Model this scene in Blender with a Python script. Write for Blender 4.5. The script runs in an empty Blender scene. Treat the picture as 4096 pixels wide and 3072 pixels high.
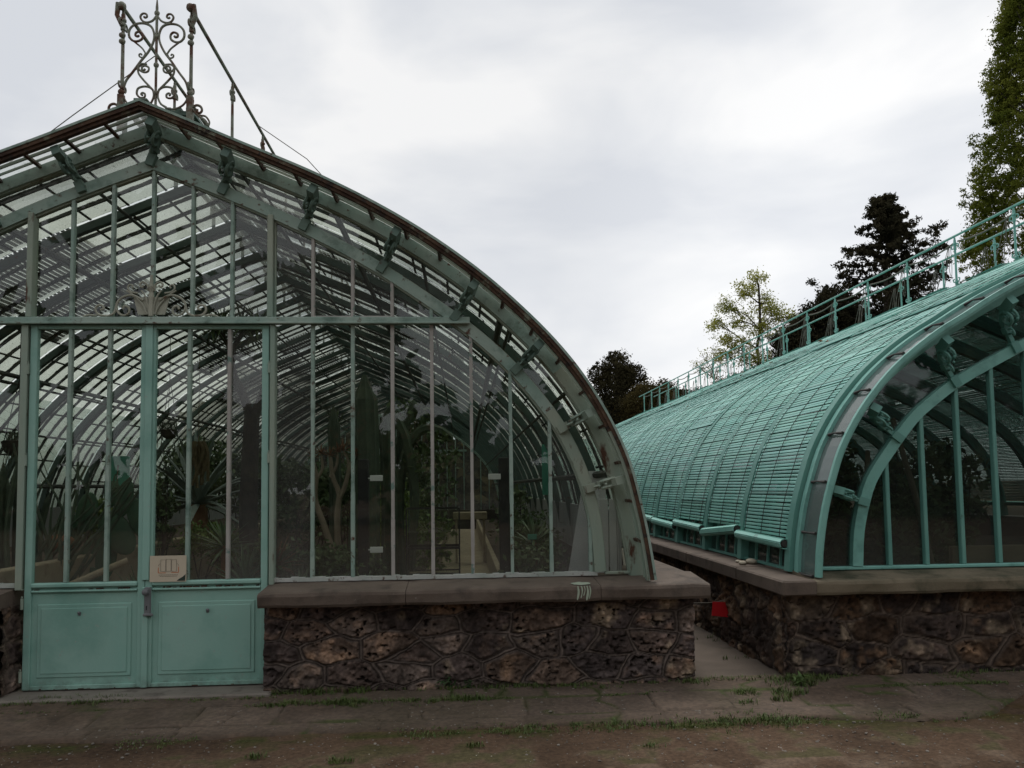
import bpy, math, random
import numpy as np
from mathutils import Vector, Matrix

# ------------------------------------------------------------------ camera, sky, sun, exposure
S = bpy.context.scene
COL = S.collection
R = math.radians


def set_camera(loc, yaw, pitch, roll):
    cy, sy, cp, sp = math.cos(yaw), math.sin(yaw), math.cos(pitch), math.sin(pitch)
    fwd = Vector((sy * cp, cy * cp, sp))
    right = Vector((cy, -sy, 0))
    up = right.cross(fwd)
    r2 = right * math.cos(roll) - up * math.sin(roll)
    u2 = right * math.sin(roll) + up * math.cos(roll)
    cam = bpy.data.cameras.new('camera')
    ob = bpy.data.objects.new('camera', cam)
    COL.objects.link(ob)
    m = Matrix((r2, u2, -fwd)).transposed().to_4x4()
    m.translation = Vector(loc)
    ob.matrix_world = m
    cam.sensor_width = 36.0
    cam.lens = 27.03
    cam.shift_y = 0.0520
    cam.clip_start = 0.05
    cam.clip_end = 2000
    S.camera = ob
    return ob


set_camera((0, -6, 1.62), R(3.681), R(3.621), R(0.8))

W = bpy.data.worlds.new('World')
S.world = W
W.use_nodes = True
SUN_EL, SUN_AZ = R(66), R(14)          # azimuth clockwise from +y towards +x


def build_world():
    nt = W.node_tree
    N, L = nt.nodes, nt.links
    N.clear()
    out = N.new('ShaderNodeOutputWorld')
    sky = N.new('ShaderNodeTexSky')
    sky.sky_type = 'NISHITA'
    sky.sun_disc = False
    sky.sun_elevation = SUN_EL
    sky.sun_rotation = SUN_AZ
    sky.air_density = 1.2
    sky.dust_density = 3.0
    b1 = N.new('ShaderNodeBackground')
    b1.inputs[1].default_value = 0.05
    L.new(sky.outputs[0], b1.inputs[0])
    tc = N.new('ShaderNodeTexCoord')
    mp = N.new('ShaderNodeMapping')
    mp.inputs['Scale'].default_value = (1.0, 1.0, 2.4)
    mp.inputs['Location'].default_value = (0.9, 0.45, 0.7)
    L.new(tc.outputs['Generated'], mp.inputs[0])
    nz = N.new('ShaderNodeTexNoise')
    nz.inputs['Scale'].default_value = 3.1
    nz.inputs['Detail'].default_value = 5.0
    nz.inputs['Roughness'].default_value = 0.48
    nz.inputs['Distortion'].default_value = 0.25
    L.new(mp.outputs[0], nz.inputs[0])
    cr = N.new('ShaderNodeValToRGB')
    e = cr.color_ramp.elements
    e[0].position, e[0].color = 0.38, (0.665, 0.69, 0.735, 1)
    e[1].position, e[1].color = 0.64, (0.90, 0.90, 0.90, 1)
    m = cr.color_ramp.elements.new(0.5)
    m.color = (0.755, 0.772, 0.80, 1)
    L.new(nz.outputs[0], cr.inputs[0])
    # thin bright cloud low in the sky towards the hidden sun
    dot = N.new('ShaderNodeVectorMath')
    dot.operation = 'DOT_PRODUCT'
    d = Vector((math.sin(R(33)), math.cos(R(33)), 0.26)).normalized()
    dot.inputs[1].default_value = d
    L.new(tc.outputs['Generated'], dot.inputs[0])
    mr = N.new('ShaderNodeMapRange')
    mr.inputs[1].default_value = 0.90
    mr.inputs[2].default_value = 1.0
    mr.inputs[3].default_value = 0.0
    mr.inputs[4].default_value = 0.10
    mr.interpolation_type = 'SMOOTHSTEP'
    L.new(dot.outputs['Value'], mr.inputs[0])
    add = N.new('ShaderNodeMix')
    add.data_type = 'RGBA'
    add.blend_type = 'ADD'
    add.inputs[0].default_value = 1.0
    L.new(cr.outputs[0], add.inputs[6])
    L.new(mr.outputs[0], add.inputs[7])
    sx = N.new('ShaderNodeSeparateXYZ')
    L.new(tc.outputs['Generated'], sx.inputs[0])
    hz = N.new('ShaderNodeMapRange')
    hz.inputs[1].default_value = 0.0
    hz.inputs[2].default_value = 0.42
    hz.inputs[3].default_value = 0.09
    hz.inputs[4].default_value = 0.0
    hz.interpolation_type = 'SMOOTHSTEP'
    L.new(sx.outputs[2], hz.inputs[0])
    add2 = N.new('ShaderNodeMix')
    add2.data_type = 'RGBA'
    add2.blend_type = 'ADD'
    add2.inputs[0].default_value = 1.0
    L.new(add.outputs[2], add2.inputs[6])
    L.new(hz.outputs[0], add2.inputs[7])
    add = add2
    b2 = N.new('ShaderNodeBackground')
    b2.inputs[1].default_value = 1.0
    L.new(add.outputs[2], b2.inputs[0])
    mx = N.new('ShaderNodeMixShader')
    mx.inputs[0].default_value = 0.94
    L.new(b1.outputs[0], mx.inputs[1])
    L.new(b2.outputs[0], mx.inputs[2])
    L.new(mx.outputs[0], out.inputs[0])


build_world()
sun = bpy.data.lights.new('sun', 'SUN')
sun.energy = 1.5
sun.angle = R(30)
sun.color = (1.0, 0.96, 0.9)
so = bpy.data.objects.new('sun', sun)
COL.objects.link(so)
sd = Vector((math.sin(SUN_AZ) * math.cos(SUN_EL), math.cos(SUN_AZ) * math.cos(SUN_EL), math.sin(SUN_EL)))
so.rotation_euler = sd.to_track_quat('Z', 'Y').to_euler()
so.location = (10, 10, 30)
S.view_settings.view_transform = 'Standard'
S.view_settings.look = 'None'
S.view_settings.exposure = 0.08
S.view_settings.gamma = 1.0
S.render.engine = 'CYCLES'
S.cycles.max_bounces = 10
S.cycles.diffuse_bounces = 3
S.cycles.glossy_bounces = 3
S.cycles.transmission_bounces = 4
S.cycles.transparent_max_bounces = 32
S.cycles.caustics_reflective = False
S.cycles.caustics_refractive = False
S.cycles.sample_clamp_indirect = 4.0
try:
    S.cycles.use_denoising = True
    S.cycles.denoiser = 'OPENIMAGEDENOISE'
except Exception:
    pass

rng = random.Random(7)
NR = np.random.default_rng(11)


# ------------------------------------------------------------------ helpers
class MB:
    """collects boxes, bars, tubes and sheets; build() links them as ONE mesh object"""

    def __init__(s):
        s.v, s.f, s.m = [], [], []

    def add(s, vs, fs, mi=0):
        o = len(s.v)
        s.v.extend([tuple(map(float, p)) for p in vs])
        s.f.extend([tuple(int(i) + o for i in f) for f in fs])
        s.m.extend([mi] * len(fs))

    def box(s, x0, x1, y0, y1, z0, z1, mi=0):
        s.add([(x0, y0, z0), (x1, y0, z0), (x1, y1, z0), (x0, y1, z0), (x0, y0, z1), (x1, y0, z1), (x1, y1, z1), (x0, y1, z1)],
              [(0, 3, 2, 1), (4, 5, 6, 7), (0, 1, 5, 4), (1, 2, 6, 5), (2, 3, 7, 6), (3, 0, 4, 7)], mi)

    def cbox(s, x0, x1, y0, y1, z0, z1, c=0.004, mi=0):
        """box with chamfered edges"""
        vs, idx = [], {}
        X, Y, Z = (x0, x1), (y0, y1), (z0, z1)
        sg = (1, -1)
        for i in (0, 1):
            for j in (0, 1):
                for k in (0, 1):
                    for a in range(3):
                        p = [X[i] + sg[i] * c, Y[j] + sg[j] * c, Z[k] + sg[k] * c]
                        p[a] = (X[i], Y[j], Z[k])[a]
                        idx[(i, j, k, a)] = len(vs)
                        vs.append(p)
        fs = []
        for a in range(3):
            b, d = [t for t in range(3) if t != a]
            for e in (0, 1):
                q = []
                for (m, n) in ((0, 0), (1, 0), (1, 1), (0, 1)):
                    ijk = [0, 0, 0]
                    ijk[a], ijk[b], ijk[d] = e, m, n
                    q.append(idx[(*ijk, a)])
                fs.append(q)
        for a in range(3):
            b, d = [t for t in range(3) if t != a]
            for m in (0, 1):
                for n in (0, 1):
                    q = []
                    for e in (0, 1):
                        ijk = [0, 0, 0]
                        ijk[a], ijk[b], ijk[d] = e, m, n
                        q.append((idx[(*ijk, b)], idx[(*ijk, d)]))
                    fs.append((q[0][0], q[1][0], q[1][1], q[0][1]))
        for i in (0, 1):
            for j in (0, 1):
                for k in (0, 1):
                    fs.append([idx[(i, j, k, a)] for a in range(3)])
        s.add(vs, fs, mi)

    def bar(s, p, q, w, h, up=(0, 1, 0), mi=0):
        p, q = Vector(p), Vector(q)
        d = (q - p).normalized()
        u = Vector(up)
        u = (u - d * u.dot(d))
        if u.length < 1e-6:
            u = d.orthogonal()
        u.normalize()
        r = d.cross(u)
        vs = []
        for a in (p, q):
            for (i, j) in ((-1, -1), (1, -1), (1, 1), (-1, 1)):
                vs.append(a + r * (i * w / 2) + u * (j * h / 2))
        s.add(vs, [(0, 1, 2, 3), (7, 6, 5, 4), (0, 4, 5, 1), (1, 5, 6, 2), (2, 6, 7, 3), (3, 7, 4, 0)], mi)

    def tube(s, pts, r, n=6, mi=0, cap=True):
        pts = [Vector(p) for p in pts]
        k = len(pts)
        rs = list(r) if hasattr(r, '__len__') else [r] * k
        T = []
        for i in range(k):
            t = pts[min(i + 1, k - 1)] - pts[max(i - 1, 0)]
            T.append(t.normalized() if t.length > 1e-9 else Vector((0, 0, 1)))
        u = T[0].orthogonal().normalized()
        vs, fs = [], []
        for i in range(k):
            u = u - T[i] * u.dot(T[i])
            if u.length < 1e-6:
                u = T[i].orthogonal()
            u.normalize()
            w = T[i].cross(u)
            for j in range(n):
                a = 2 * math.pi * j / n
                vs.append(pts[i] + (u * math.cos(a) + w * math.sin(a)) * rs[i])
        for i in range(k - 1):
            for j in range(n):
                a, b = i * n + j, i * n + (j + 1) % n
                fs.append((a, b, b + n, a + n))
        if cap:
            fs.append(tuple(range(n))[::-1])
            fs.append(tuple((k - 1) * n + j for j in range(n)))
        s.add(vs, fs, mi)

    def lathe(s, prof, c, n=16, mi=0, rib=0, amp=0.0):
        """profile [(r, z)] turned about a vertical axis at c; rib/amp for ribbed cacti"""
        vs, fs = [], []
        for (r, z) in prof:
            for j in range(n):
                a = 2 * math.pi * j / n
                rr = r * (1 + amp * math.cos(rib * a)) if rib else r
                vs.append((c[0] + rr * math.cos(a), c[1] + rr * math.sin(a), c[2] + z))
        for i in range(len(prof) - 1):
            for j in range(n):
                a, b = i * n + j, i * n + (j + 1) % n
                fs.append((a, b, b + n, a + n))
        fs.append(tuple(range(n))[::-1])
        fs.append(tuple((len(prof) - 1) * n + j for j in range(n)))
        s.add(vs, fs, mi)

    def strip(s, A, B, y0, y1, mi=0):
        """solid between polylines A and B (x, z) swept from y0 to y1"""
        k = len(A)
        vs = []
        for (a, b) in zip(A, B):
            vs += [(a[0], y0, a[1]), (a[0], y1, a[1]), (b[0], y1, b[1]), (b[0], y0, b[1])]
        fs = []
        for i in range(k - 1):
            o = 4 * i
            for (a, b) in ((0, 1), (1, 2), (2, 3), (3, 0)):
                fs.append((o + a, o + b, o + 4 + b, o + 4 + a))
        fs.append((3, 2, 1, 0))
        o = 4 * (k - 1)
        fs.append((o, o + 1, o + 2, o + 3))
        s.add(vs, fs, mi)

    def prism(s, poly, y0, y1, mi=0):
        """polygon (x, z) given a thickness along y"""
        k = len(poly)
        vs = [(p[0], y0, p[1]) for p in poly] + [(p[0], y1, p[1]) for p in poly]
        fs = [tuple(range(k)), tuple(range(2 * k - 1, k - 1, -1))]
        for i in range(k):
            j = (i + 1) % k
            fs.append((i, k + i, k + j, j))
        s.add(vs, fs, mi)

    def ball(s, c, r, n=8, m=6, mi=0, rot=None):
        rx, ry, rz = r if hasattr(r, '__len__') else (r, r, r)
        vs, fs = [], []
        for i in range(1, m):
            t = math.pi * i / m
            for j in range(n):
                a = 2 * math.pi * j / n
                p = Vector((rx * math.sin(t) * math.cos(a), ry * math.sin(t) * math.sin(a), rz * math.cos(t)))
                if rot is not None:
                    p = rot @ p
                vs.append(p + Vector(c))
        for e in (1, -1):
            p = Vector((0, 0, rz * e))
            if rot is not None:
                p = rot @ p
            vs.append(p + Vector(c))
        for i in range(m - 2):
            for j in range(n):
                a, b = i * n + j, i * n + (j + 1) % n
                fs.append((a, a + n, b + n, b))
        t, bt = len(vs) - 2, len(vs) - 1
        for j in range(n):
            fs.append((t, j, (j + 1) % n))
            o = (m - 2) * n
            fs.append((bt, o + (j + 1) % n, o + j))
        s.add(vs, fs, mi)

    def quads(s, P, U, V, mi=0):
        """diamond leaves: centres P, half axes U (long) and V (short)"""
        o = len(s.v)
        n = len(P)
        A = np.stack([P - U, P + V, P + U, P - V], 1).reshape(-1, 3)
        s.v.extend(map(tuple, A.tolist()))
        i = (np.arange(n) * 4 + o)[:, None] + np.arange(4)[None]
        s.f.extend(map(tuple, i.tolist()))
        s.m.extend([mi] * n)

    def build(s, name, mats, parent=None, smooth=False, attr=None):
        me = bpy.data.meshes.new(name)
        me.from_pydata(s.v, [], s.f)
        if not isinstance(mats, (list, tuple)):
            mats = [mats]
        for m in mats:
            me.materials.append(m)
        if len(mats) > 1:
            me.polygons.foreach_set('material_index', s.m)
        if smooth:
            me.polygons.foreach_set('use_smooth', [True] * len(me.polygons))
        if attr is not None:
            a = me.color_attributes.new('tone', 'FLOAT_COLOR', 'POINT')
            a.data.foreach_set('color', np.asarray(attr, dtype=np.float32).ravel())
        me.update()
        o = bpy.data.objects.new(name, me)
        COL.objects.link(o)
        if parent is not None:
            o.parent = parent
            root = parent
            loc = Vector((0, 0, 0))
            while root is not None:
                loc += root.location
                root = root.parent
            if not parent.get('_local'):
                o.matrix_parent_inverse = Matrix.Translation(-loc)
        return o


def tag(o, label=None, cat=None, group=None, kind=None):
    if label:
        o['label'] = label
    if cat:
        o['category'] = cat
    if group:
        o['group'] = group
    if kind:
        o['kind'] = kind
    return o


def thing(name, label, cat, loc=(0, 0, 0), group=None, local=False):
    o = bpy.data.objects.new(name, None)
    COL.objects.link(o)
    o.location = loc
    o.empty_display_size = 0.2
    if local:
        o['_local'] = 1
    return tag(o, label, cat, group)


def noise3(P, seed=0):
    """value noise, P (n, 3) -> 0..1"""
    i = np.floor(P).astype(np.int64)
    f = P - i
    f = f * f * (3 - 2 * f)

    def h(a, b, c):
        n = (a * 374761393 + b * 668265263 + c * 2147483647 + seed * 974634777) & 0xffffffff
        n = ((n ^ (n >> 13)) * 1274126177) & 0xffffffff
        n = (n ^ (n >> 16)) & 0xffff
        return n / 65535.0
    r = 0
    for a in (0, 1):
        for b in (0, 1):
            for c in (0, 1):
                w = (f[:, 0] if a else 1 - f[:, 0]) * (f[:, 1] if b else 1 - f[:, 1]) * (f[:, 2] if c else 1 - f[:, 2])
                r = r + w * h(i[:, 0] + a, i[:, 1] + b, i[:, 2] + c)
    return r


def fbm(P, oct=4, seed=0):
    r, a, t = 0, 1.0, 0
    for k in range(oct):
        r = r + a * noise3(P * (2 ** k), seed + k * 17)
        t += a
        a *= 0.5
    return r / t


# ------------------------------------------------------------------ materials
def newmat(name):
    m = bpy.data.materials.new(name)
    m.use_nodes = True
    nt = m.node_tree
    nt.nodes.clear()
    out = nt.nodes.new('ShaderNodeOutputMaterial')
    return m, nt, nt.nodes, nt.links, out


def rgba(c):
    return (c[0], c[1], c[2], 1)


def noise_node(N, L, vec, scale, detail=4, rough=0.55, dist=0.0):
    n = N.new('ShaderNodeTexNoise')
    n.inputs['Scale'].default_value = scale
    n.inputs['Detail'].default_value = detail
    n.inputs['Roughness'].default_value = rough
    n.inputs['Distortion'].default_value = dist
    L.new(vec, n.inputs['Vector'])
    return n.outputs[0]


def ramp(N, L, v, p0, p1, c0=(0, 0, 0), c1=(1, 1, 1)):
    r = N.new('ShaderNodeValToRGB')
    r.color_ramp.elements[0].position = p0
    r.color_ramp.elements[0].color = rgba(c0)
    r.color_ramp.elements[1].position = p1
    r.color_ramp.elements[1].color = rgba(c1)
    L.new(v, r.inputs[0])
    return r.outputs[0]


def mixc(N, L, f, a, b, mode='MIX'):
    m = N.new('ShaderNodeMix')
    m.data_type = 'RGBA'
    m.blend_type = mode
    for sock, val in ((m.inputs[0], f), (m.inputs[6], a), (m.inputs[7], b)):
        if hasattr(val, 'is_linked'):
            L.new(val, sock)
        elif isinstance(val, (int, float)):
            sock.default_value = val
        else:
            sock.default_value = rgba(val)
    return m.outputs[2]


def surf(name, c1, c2, scale=4.0, c3=None, s3=25.0, t3=(0.58, 0.66), rough=0.6, bump=0.15, bscale=40.0, stretch=(1, 1, 1),
         metal=0.0, attr=False, spec=0.4, c4=None, s4=6.0, t4=(0.6, 0.7), bdist=0.01, foot=None):
    """noise mix of c1 and c2; patches of c3 (rust, moss) and c4; optional per-point own colour"""
    m, nt, N, L, out = newmat(name)
    tc = N.new('ShaderNodeTexCoord')
    mp = N.new('ShaderNodeMapping')
    mp.inputs['Scale'].default_value = stretch
    L.new(tc.outputs['Object'], mp.inputs[0])
    v = mp.outputs[0]
    f = ramp(N, L, noise_node(N, L, v, scale, 5), 0.32, 0.68)
    if attr:
        a = N.new('ShaderNodeAttribute')
        a.attribute_name = 'tone'
        base = mixc(N, L, 1.0, a.outputs['Color'], mixc(N, L, f, c1, c2), 'MULTIPLY')
    else:
        base = mixc(N, L, f, c1, c2)
    if c3 is not None:
        base = mixc(N, L, ramp(N, L, noise_node(N, L, v, s3, 6, 0.62), *t3), base, c3)
    if c4 is not None:
        base = mixc(N, L, ramp(N, L, noise_node(N, L, v, s4, 6, 0.65), *t4), base, c4)
    if foot is not None:
        # splashed earth and rust on the lowest part: foot = (z of clean paint, colour)
        sx = N.new('ShaderNodeSeparateXYZ')
        L.new(tc.outputs['Object'], sx.inputs[0])
        mz = N.new('ShaderNodeMapRange')
        mz.inputs[1].default_value = foot[0]
        mz.inputs[2].default_value = 0.15
        L.new(sx.outputs[2], mz.inputs[0])
        mu = N.new('ShaderNodeMath')
        mu.operation = 'MULTIPLY'
        L.new(mz.outputs[0], mu.inputs[0])
        L.new(ramp(N, L, noise_node(N, L, tc.outputs['Object'], 11.0, 6, 0.7), 0.40, 0.62), mu.inputs[1])
        base = mixc(N, L, mu.outputs[0], base, foot[1])
    b = N.new('ShaderNodeBsdfPrincipled')
    L.new(base, b.inputs['Base Color'])
    b.inputs['Roughness'].default_value = rough
    b.inputs['Metallic'].default_value = metal
    if 'Specular IOR Level' in b.inputs:
        b.inputs['Specular IOR Level'].default_value = spec
    if bump:
        bp = N.new('ShaderNodeBump')
        bp.inputs['Strength'].default_value = bump
        bp.inputs['Distance'].default_value = bdist
        L.new(noise_node(N, L, v, bscale, 6, 0.65), bp.inputs['Height'])
        L.new(bp.outputs[0], b.inputs['Normal'])
    L.new(b.outputs[0], out.inputs[0])
    return m


def glass(name, tint=(0.9, 0.93, 0.9), dirt=(0.2, 0.5), dirt_col=(0.3, 0.3, 0.28), scale=2.0, streak=(1, 1, 1), trans=0.4, refl=0.06,
          rough=0.02, fres=0.9, edge=None, low=None):
    """thin pane: see-through + mirror + patchy dirt film; edge=(y0, pitch, w) ragged lichen along roof bars"""
    m, nt, N, L, out = newmat(name)
    tc = N.new('ShaderNodeTexCoord')
    mp = N.new('ShaderNodeMapping')
    mp.inputs['Scale'].default_value = streak
    L.new(tc.outputs['Object'], mp.inputs[0])
    v = mp.outputs[0]
    tr = N.new('ShaderNodeBsdfTransparent')
    tr.inputs[0].default_value = rgba(tint)
    gl = N.new('ShaderNodeBsdfGlossy')
    gl.inputs['Roughness'].default_value = rough
    gl.inputs[0].default_value = (1, 1, 1, 1)
    lw = N.new('ShaderNodeLayerWeight')
    lw.inputs[0].default_value = 0.5
    pw = N.new('ShaderNodeMath')
    pw.operation = 'POWER'
    pw.inputs[1].default_value = 5
    L.new(lw.outputs['Facing'], pw.inputs[0])
    ma = N.new('ShaderNodeMath')
    ma.operation = 'MULTIPLY_ADD'
    ma.inputs[1].default_value = fres
    ma.inputs[2].default_value = refl
    L.new(pw.outputs[0], ma.inputs[0])
    m1 = N.new('ShaderNodeMixShader')
    L.new(ma.outputs[0], m1.inputs[0])
    L.new(tr.outputs[0], m1.inputs[1])
    L.new(gl.outputs[0], m1.inputs[2])
    df = N.new('ShaderNodeBsdfDiffuse')
    tl = N.new('ShaderNodeBsdfTranslucent')
    m2 = N.new('ShaderNodeMixShader')
    m2.inputs[0].default_value = trans
    L.new(df.outputs[0], m2.inputs[1])
    L.new(tl.outputs[0], m2.inputs[2])
    mr = N.new('ShaderNodeMapRange')
    mr.inputs[1].default_value = 0.3
    mr.inputs[2].default_value = 0.7
    mr.inputs[3].default_value = dirt[0]
    mr.inputs[4].default_value = dirt[1]
    L.new(noise_node(N, L, v, scale, 5, 0.6), mr.inputs[0])
    fac = mr.outputs[0]
    dcol = None
    if low is not None:
        # dust film thicker at the foot of the panes: low = (z0, z1, amount)
        sx = N.new('ShaderNodeSeparateXYZ')
        L.new(tc.outputs['Object'], sx.inputs[0])
        m5 = N.new('ShaderNodeMapRange')
        m5.inputs[1].default_value = low[0]
        m5.inputs[2].default_value = low[1]
        m5.inputs[3].default_value = low[2]
        m5.inputs[4].default_value = 0.0
        m5.interpolation_type = 'SMOOTHSTEP'
        L.new(sx.outputs[2], m5.inputs[0])
        nz = noise_node(N, L, tc.outputs['Object'], 1.3, 3)
        mu = N.new('ShaderNodeMath')
        mu.operation = 'MULTIPLY'
        L.new(m5.outputs[0], mu.inputs[0])
        L.new(nz, mu.inputs[1])
        ad = N.new('ShaderNodeMath')
        ad.operation = 'ADD'
        L.new(fac, ad.inputs[0])
        L.new(mu.outputs[0], ad.inputs[1])
        fac = ad.outputs[0]
    if edge is not None:
        sx = N.new('ShaderNodeSeparateXYZ')
        L.new(tc.outputs['Object'], sx.inputs[0])
        sb = N.new('ShaderNodeMath')
        sb.operation = 'SUBTRACT'
        sb.inputs[1].default_value = edge[0]
        L.new(sx.outputs[1], sb.inputs[0])
        dv = N.new('ShaderNodeMath')
        dv.operation = 'DIVIDE'
        dv.inputs[1].default_value = edge[1]
        L.new(sb.outputs[0], dv.inputs[0])
        pp = N.new('ShaderNodeMath')
        pp.operation = 'PINGPONG'
        pp.inputs[1].default_value = 0.5
        L.new(dv.outputs[0], pp.inputs[0])
        n2 = noise_node(N, L, tc.outputs['Object'], 9.0, 4, 0.7)
        th = N.new('ShaderNodeMath')
        th.operation = 'MULTIPLY_ADD'
        th.inputs[1].default_value = edge[2] * 2.2
        th.inputs[2].default_value = -edge[2] * 0.55
        L.new(n2, th.inputs[0])
        lt = N.new('ShaderNodeMath')
        lt.operation = 'LESS_THAN'
        L.new(pp.outputs[0], lt.inputs[0])
        L.new(th.outputs[0], lt.inputs[1])
        sp = ramp(N, L, noise_node(N, L, tc.outputs['Object'], 55.0, 3, 0.6), 0.66, 0.70)
        mx = N.new('ShaderNodeMath')
        mx.operation = 'MAXIMUM'
        L.new(lt.outputs[0], mx.inputs[0])
        L.new(sp, mx.inputs[1])
        dcol = mixc(N, L, mx.outputs[0], dirt_col, (0.022, 0.024, 0.02))
        mx2 = N.new('ShaderNodeMath')
        mx2.operation = 'MULTIPLY'
        mx2.inputs[1].default_value = 0.96
        L.new(mx.outputs[0], mx2.inputs[0])
        mx3 = N.new('ShaderNodeMath')
        mx3.operation = 'MAXIMUM'
        L.new(mx2.outputs[0], mx3.inputs[0])
        L.new(fac, mx3.inputs[1])
        fac = mx3.outputs[0]
    for sh in (df, tl):
        if dcol is not None:
            L.new(dcol, sh.inputs[0])
        else:
            sh.inputs[0].default_value = rgba(dirt_col)
    m3 = N.new('ShaderNodeMixShader')
    L.new(fac, m3.inputs[0])
    L.new(m1.outputs[0], m3.inputs[1])
    L.new(m2.outputs[0], m3.inputs[2])
    L.new(m3.outputs[0], out.inputs[0])
    return m


RUST = (0.075, 0.03, 0.014)
M = {}
M['old'] = surf('weathered_teal_paint', (0.21, 0.315, 0.265), (0.32, 0.395, 0.34), 3.0, RUST, 16.0, (0.60, 0.68), 0.6, 0.3, 30, c4=(0.09, 0.15, 0.12), s4=5.0, t4=(0.52, 0.72))
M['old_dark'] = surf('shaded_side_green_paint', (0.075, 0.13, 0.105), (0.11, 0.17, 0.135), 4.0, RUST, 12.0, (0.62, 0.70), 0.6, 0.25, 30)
M['old_pale'] = surf('chalky_green_paint', (0.22, 0.30, 0.245), (0.30, 0.33, 0.26), 3.0, RUST, 9.0, (0.60, 0.68), 0.6, 0.3, 30, (1, 1, 0.35))
M['bare'] = surf('grey_primer', (0.30, 0.285, 0.26), (0.38, 0.36, 0.33), 6.0, (0.13, 0.20, 0.17), 9.0, (0.58, 0.64), 0.6, 0.2, 30)
M['door'] = surf('door_teal_paint', (0.235, 0.425, 0.36), (0.275, 0.45, 0.385), 2.6, (0.17, 0.335, 0.28), 1.9, (0.48, 0.70), 0.5, 0.12, 20, c4=(0.30, 0.36, 0.32), s4=26.0, t4=(0.62, 0.72), foot=(0.27, (0.12, 0.15, 0.12)))
M['rim_rust'] = surf('rusted_rim', (0.038, 0.020, 0.013), (0.105, 0.062, 0.036), 7.0, (0.16, 0.17, 0.12), 9.0, (0.57, 0.66), 0.85, 0.9, 50, c4=(0.03, 0.022, 0.018), s4=16.0, t4=(0.55, 0.62))
M['iron'] = surf('rusty_scroll_iron', (0.16, 0.17, 0.13), (0.23, 0.24, 0.19), 12.0, (0.10, 0.045, 0.025), 8.0, (0.48, 0.60), 0.7, 0.3, 60)
M['new'] = surf('fresh_teal_paint', (0.17, 0.40, 0.345), (0.21, 0.45, 0.39), 3.0, (0.11, 0.27, 0.23), 7.0, (0.52, 0.74), 0.45, 0.1, 30, c4=(0.09, 0.13, 0.11), s4=22.0, t4=(0.68, 0.74))
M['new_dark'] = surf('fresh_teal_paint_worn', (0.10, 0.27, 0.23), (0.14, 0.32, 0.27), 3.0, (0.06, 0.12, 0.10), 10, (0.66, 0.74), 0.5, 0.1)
M['slat_n'] = surf('neighbour_blind', (0.17, 0.24, 0.21), (0.22, 0.29, 0.255), 2.2, rough=0.5, bump=0)
M['slat'] = surf('teal_blind_slat', (0.19, 0.49, 0.415), (0.29, 0.60, 0.52), 2.2, (0.13, 0.27, 0.23), 8.0, (0.60, 0.74), 0.42, 0.1, 30, (1, 1, 1), 0.0, True, 0.5, (0.34, 0.44, 0.38), 17.0, (0.71, 0.78))
M['slat_old'] = surf('old_blind_slat', (0.10, 0.14, 0.12), (0.15, 0.19, 0.17), 3.0, rough=0.7, bump=0.1)
M['cord'] = surf('dark_chain', (0.03, 0.028, 0.026), (0.05, 0.045, 0.04), 30, rough=0.7)
M['rope'] = surf('grey_rope', (0.14, 0.125, 0.105), (0.20, 0.185, 0.155), 30, rough=0.9)
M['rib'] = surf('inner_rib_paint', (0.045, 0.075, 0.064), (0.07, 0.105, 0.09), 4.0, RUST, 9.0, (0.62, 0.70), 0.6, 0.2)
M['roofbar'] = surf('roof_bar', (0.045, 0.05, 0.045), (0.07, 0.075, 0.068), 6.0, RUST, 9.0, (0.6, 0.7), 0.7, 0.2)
M['coping'] = surf('coping_stone', (0.090, 0.068, 0.052), (0.135, 0.103, 0.080), 3.5, (0.058, 0.044, 0.034), 5.0, (0.5, 0.68), 0.85, 0.35, 70, c4=(0.24, 0.22, 0.19), s4=30.0, t4=(0.68, 0.73))
M['coping_moss'] = surf('mossy_coping_stone', (0.13, 0.108, 0.07), (0.19, 0.155, 0.105), 3.5, (0.05, 0.05, 0.028), 4.0, (0.48, 0.66), 0.85, 0.35, 70)
M['stone'] = surf('rubble_stone', (1.15, 1.08, 1.02), (1.75, 1.64, 1.55), 22.0, rough=0.9, bump=0.6, bscale=90.0, attr=True, spec=0.2)
M['wallback'] = surf('rubble_core', (0.05, 0.042, 0.036), (0.08, 0.065, 0.055), 8.0, rough=0.95, bump=0.4)
M['concrete'] = surf('concrete', (0.15, 0.13, 0.11), (0.21, 0.185, 0.155), 4.0, (0.10, 0.085, 0.07), 7.0, (0.52, 0.68), 0.9, 0.3, 60)
M['gutter'] = surf('gutter_concrete', (0.085, 0.066, 0.050), (0.125, 0.098, 0.076), 3.0, (0.05, 0.045, 0.022), 2.4, (0.56, 0.7), 0.9, 0.4, 60)
M['tan'] = surf('tan_bed_curb', (0.26, 0.21, 0.14), (0.33, 0.27, 0.18), 3.0, (0.17, 0.13, 0.085), 5.0, (0.55, 0.7), 0.9, 0.2)
M['soil'] = surf('bed_soil', (0.045, 0.033, 0.024), (0.08, 0.06, 0.04), 6.0, (0.13, 0.075, 0.04), 12.0, (0.58, 0.68), 0.95, 0.8, 30, bdist=0.03)
M['ground'] = surf('earth_path', (0.72, 0.72, 0.73), (1.28, 1.26, 1.22), 38.0, (0.17, 0.135, 0.105), 150.0, (0.66, 0.70), 0.95, 0.9, 110.0, attr=True, spec=0.15, bdist=0.012, c4=(0.035, 0.025, 0.017), s4=90.0, t4=(0.64, 0.69))
M['pave'] = surf('old_paving', (0.74, 0.75, 0.76), (1.24, 1.22, 1.19), 30.0, (0.16, 0.13, 0.10), 160.0, (0.68, 0.72), rough=0.9, bump=0.5, bscale=80.0, attr=True, spec=0.25, bdist=0.006)
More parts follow.
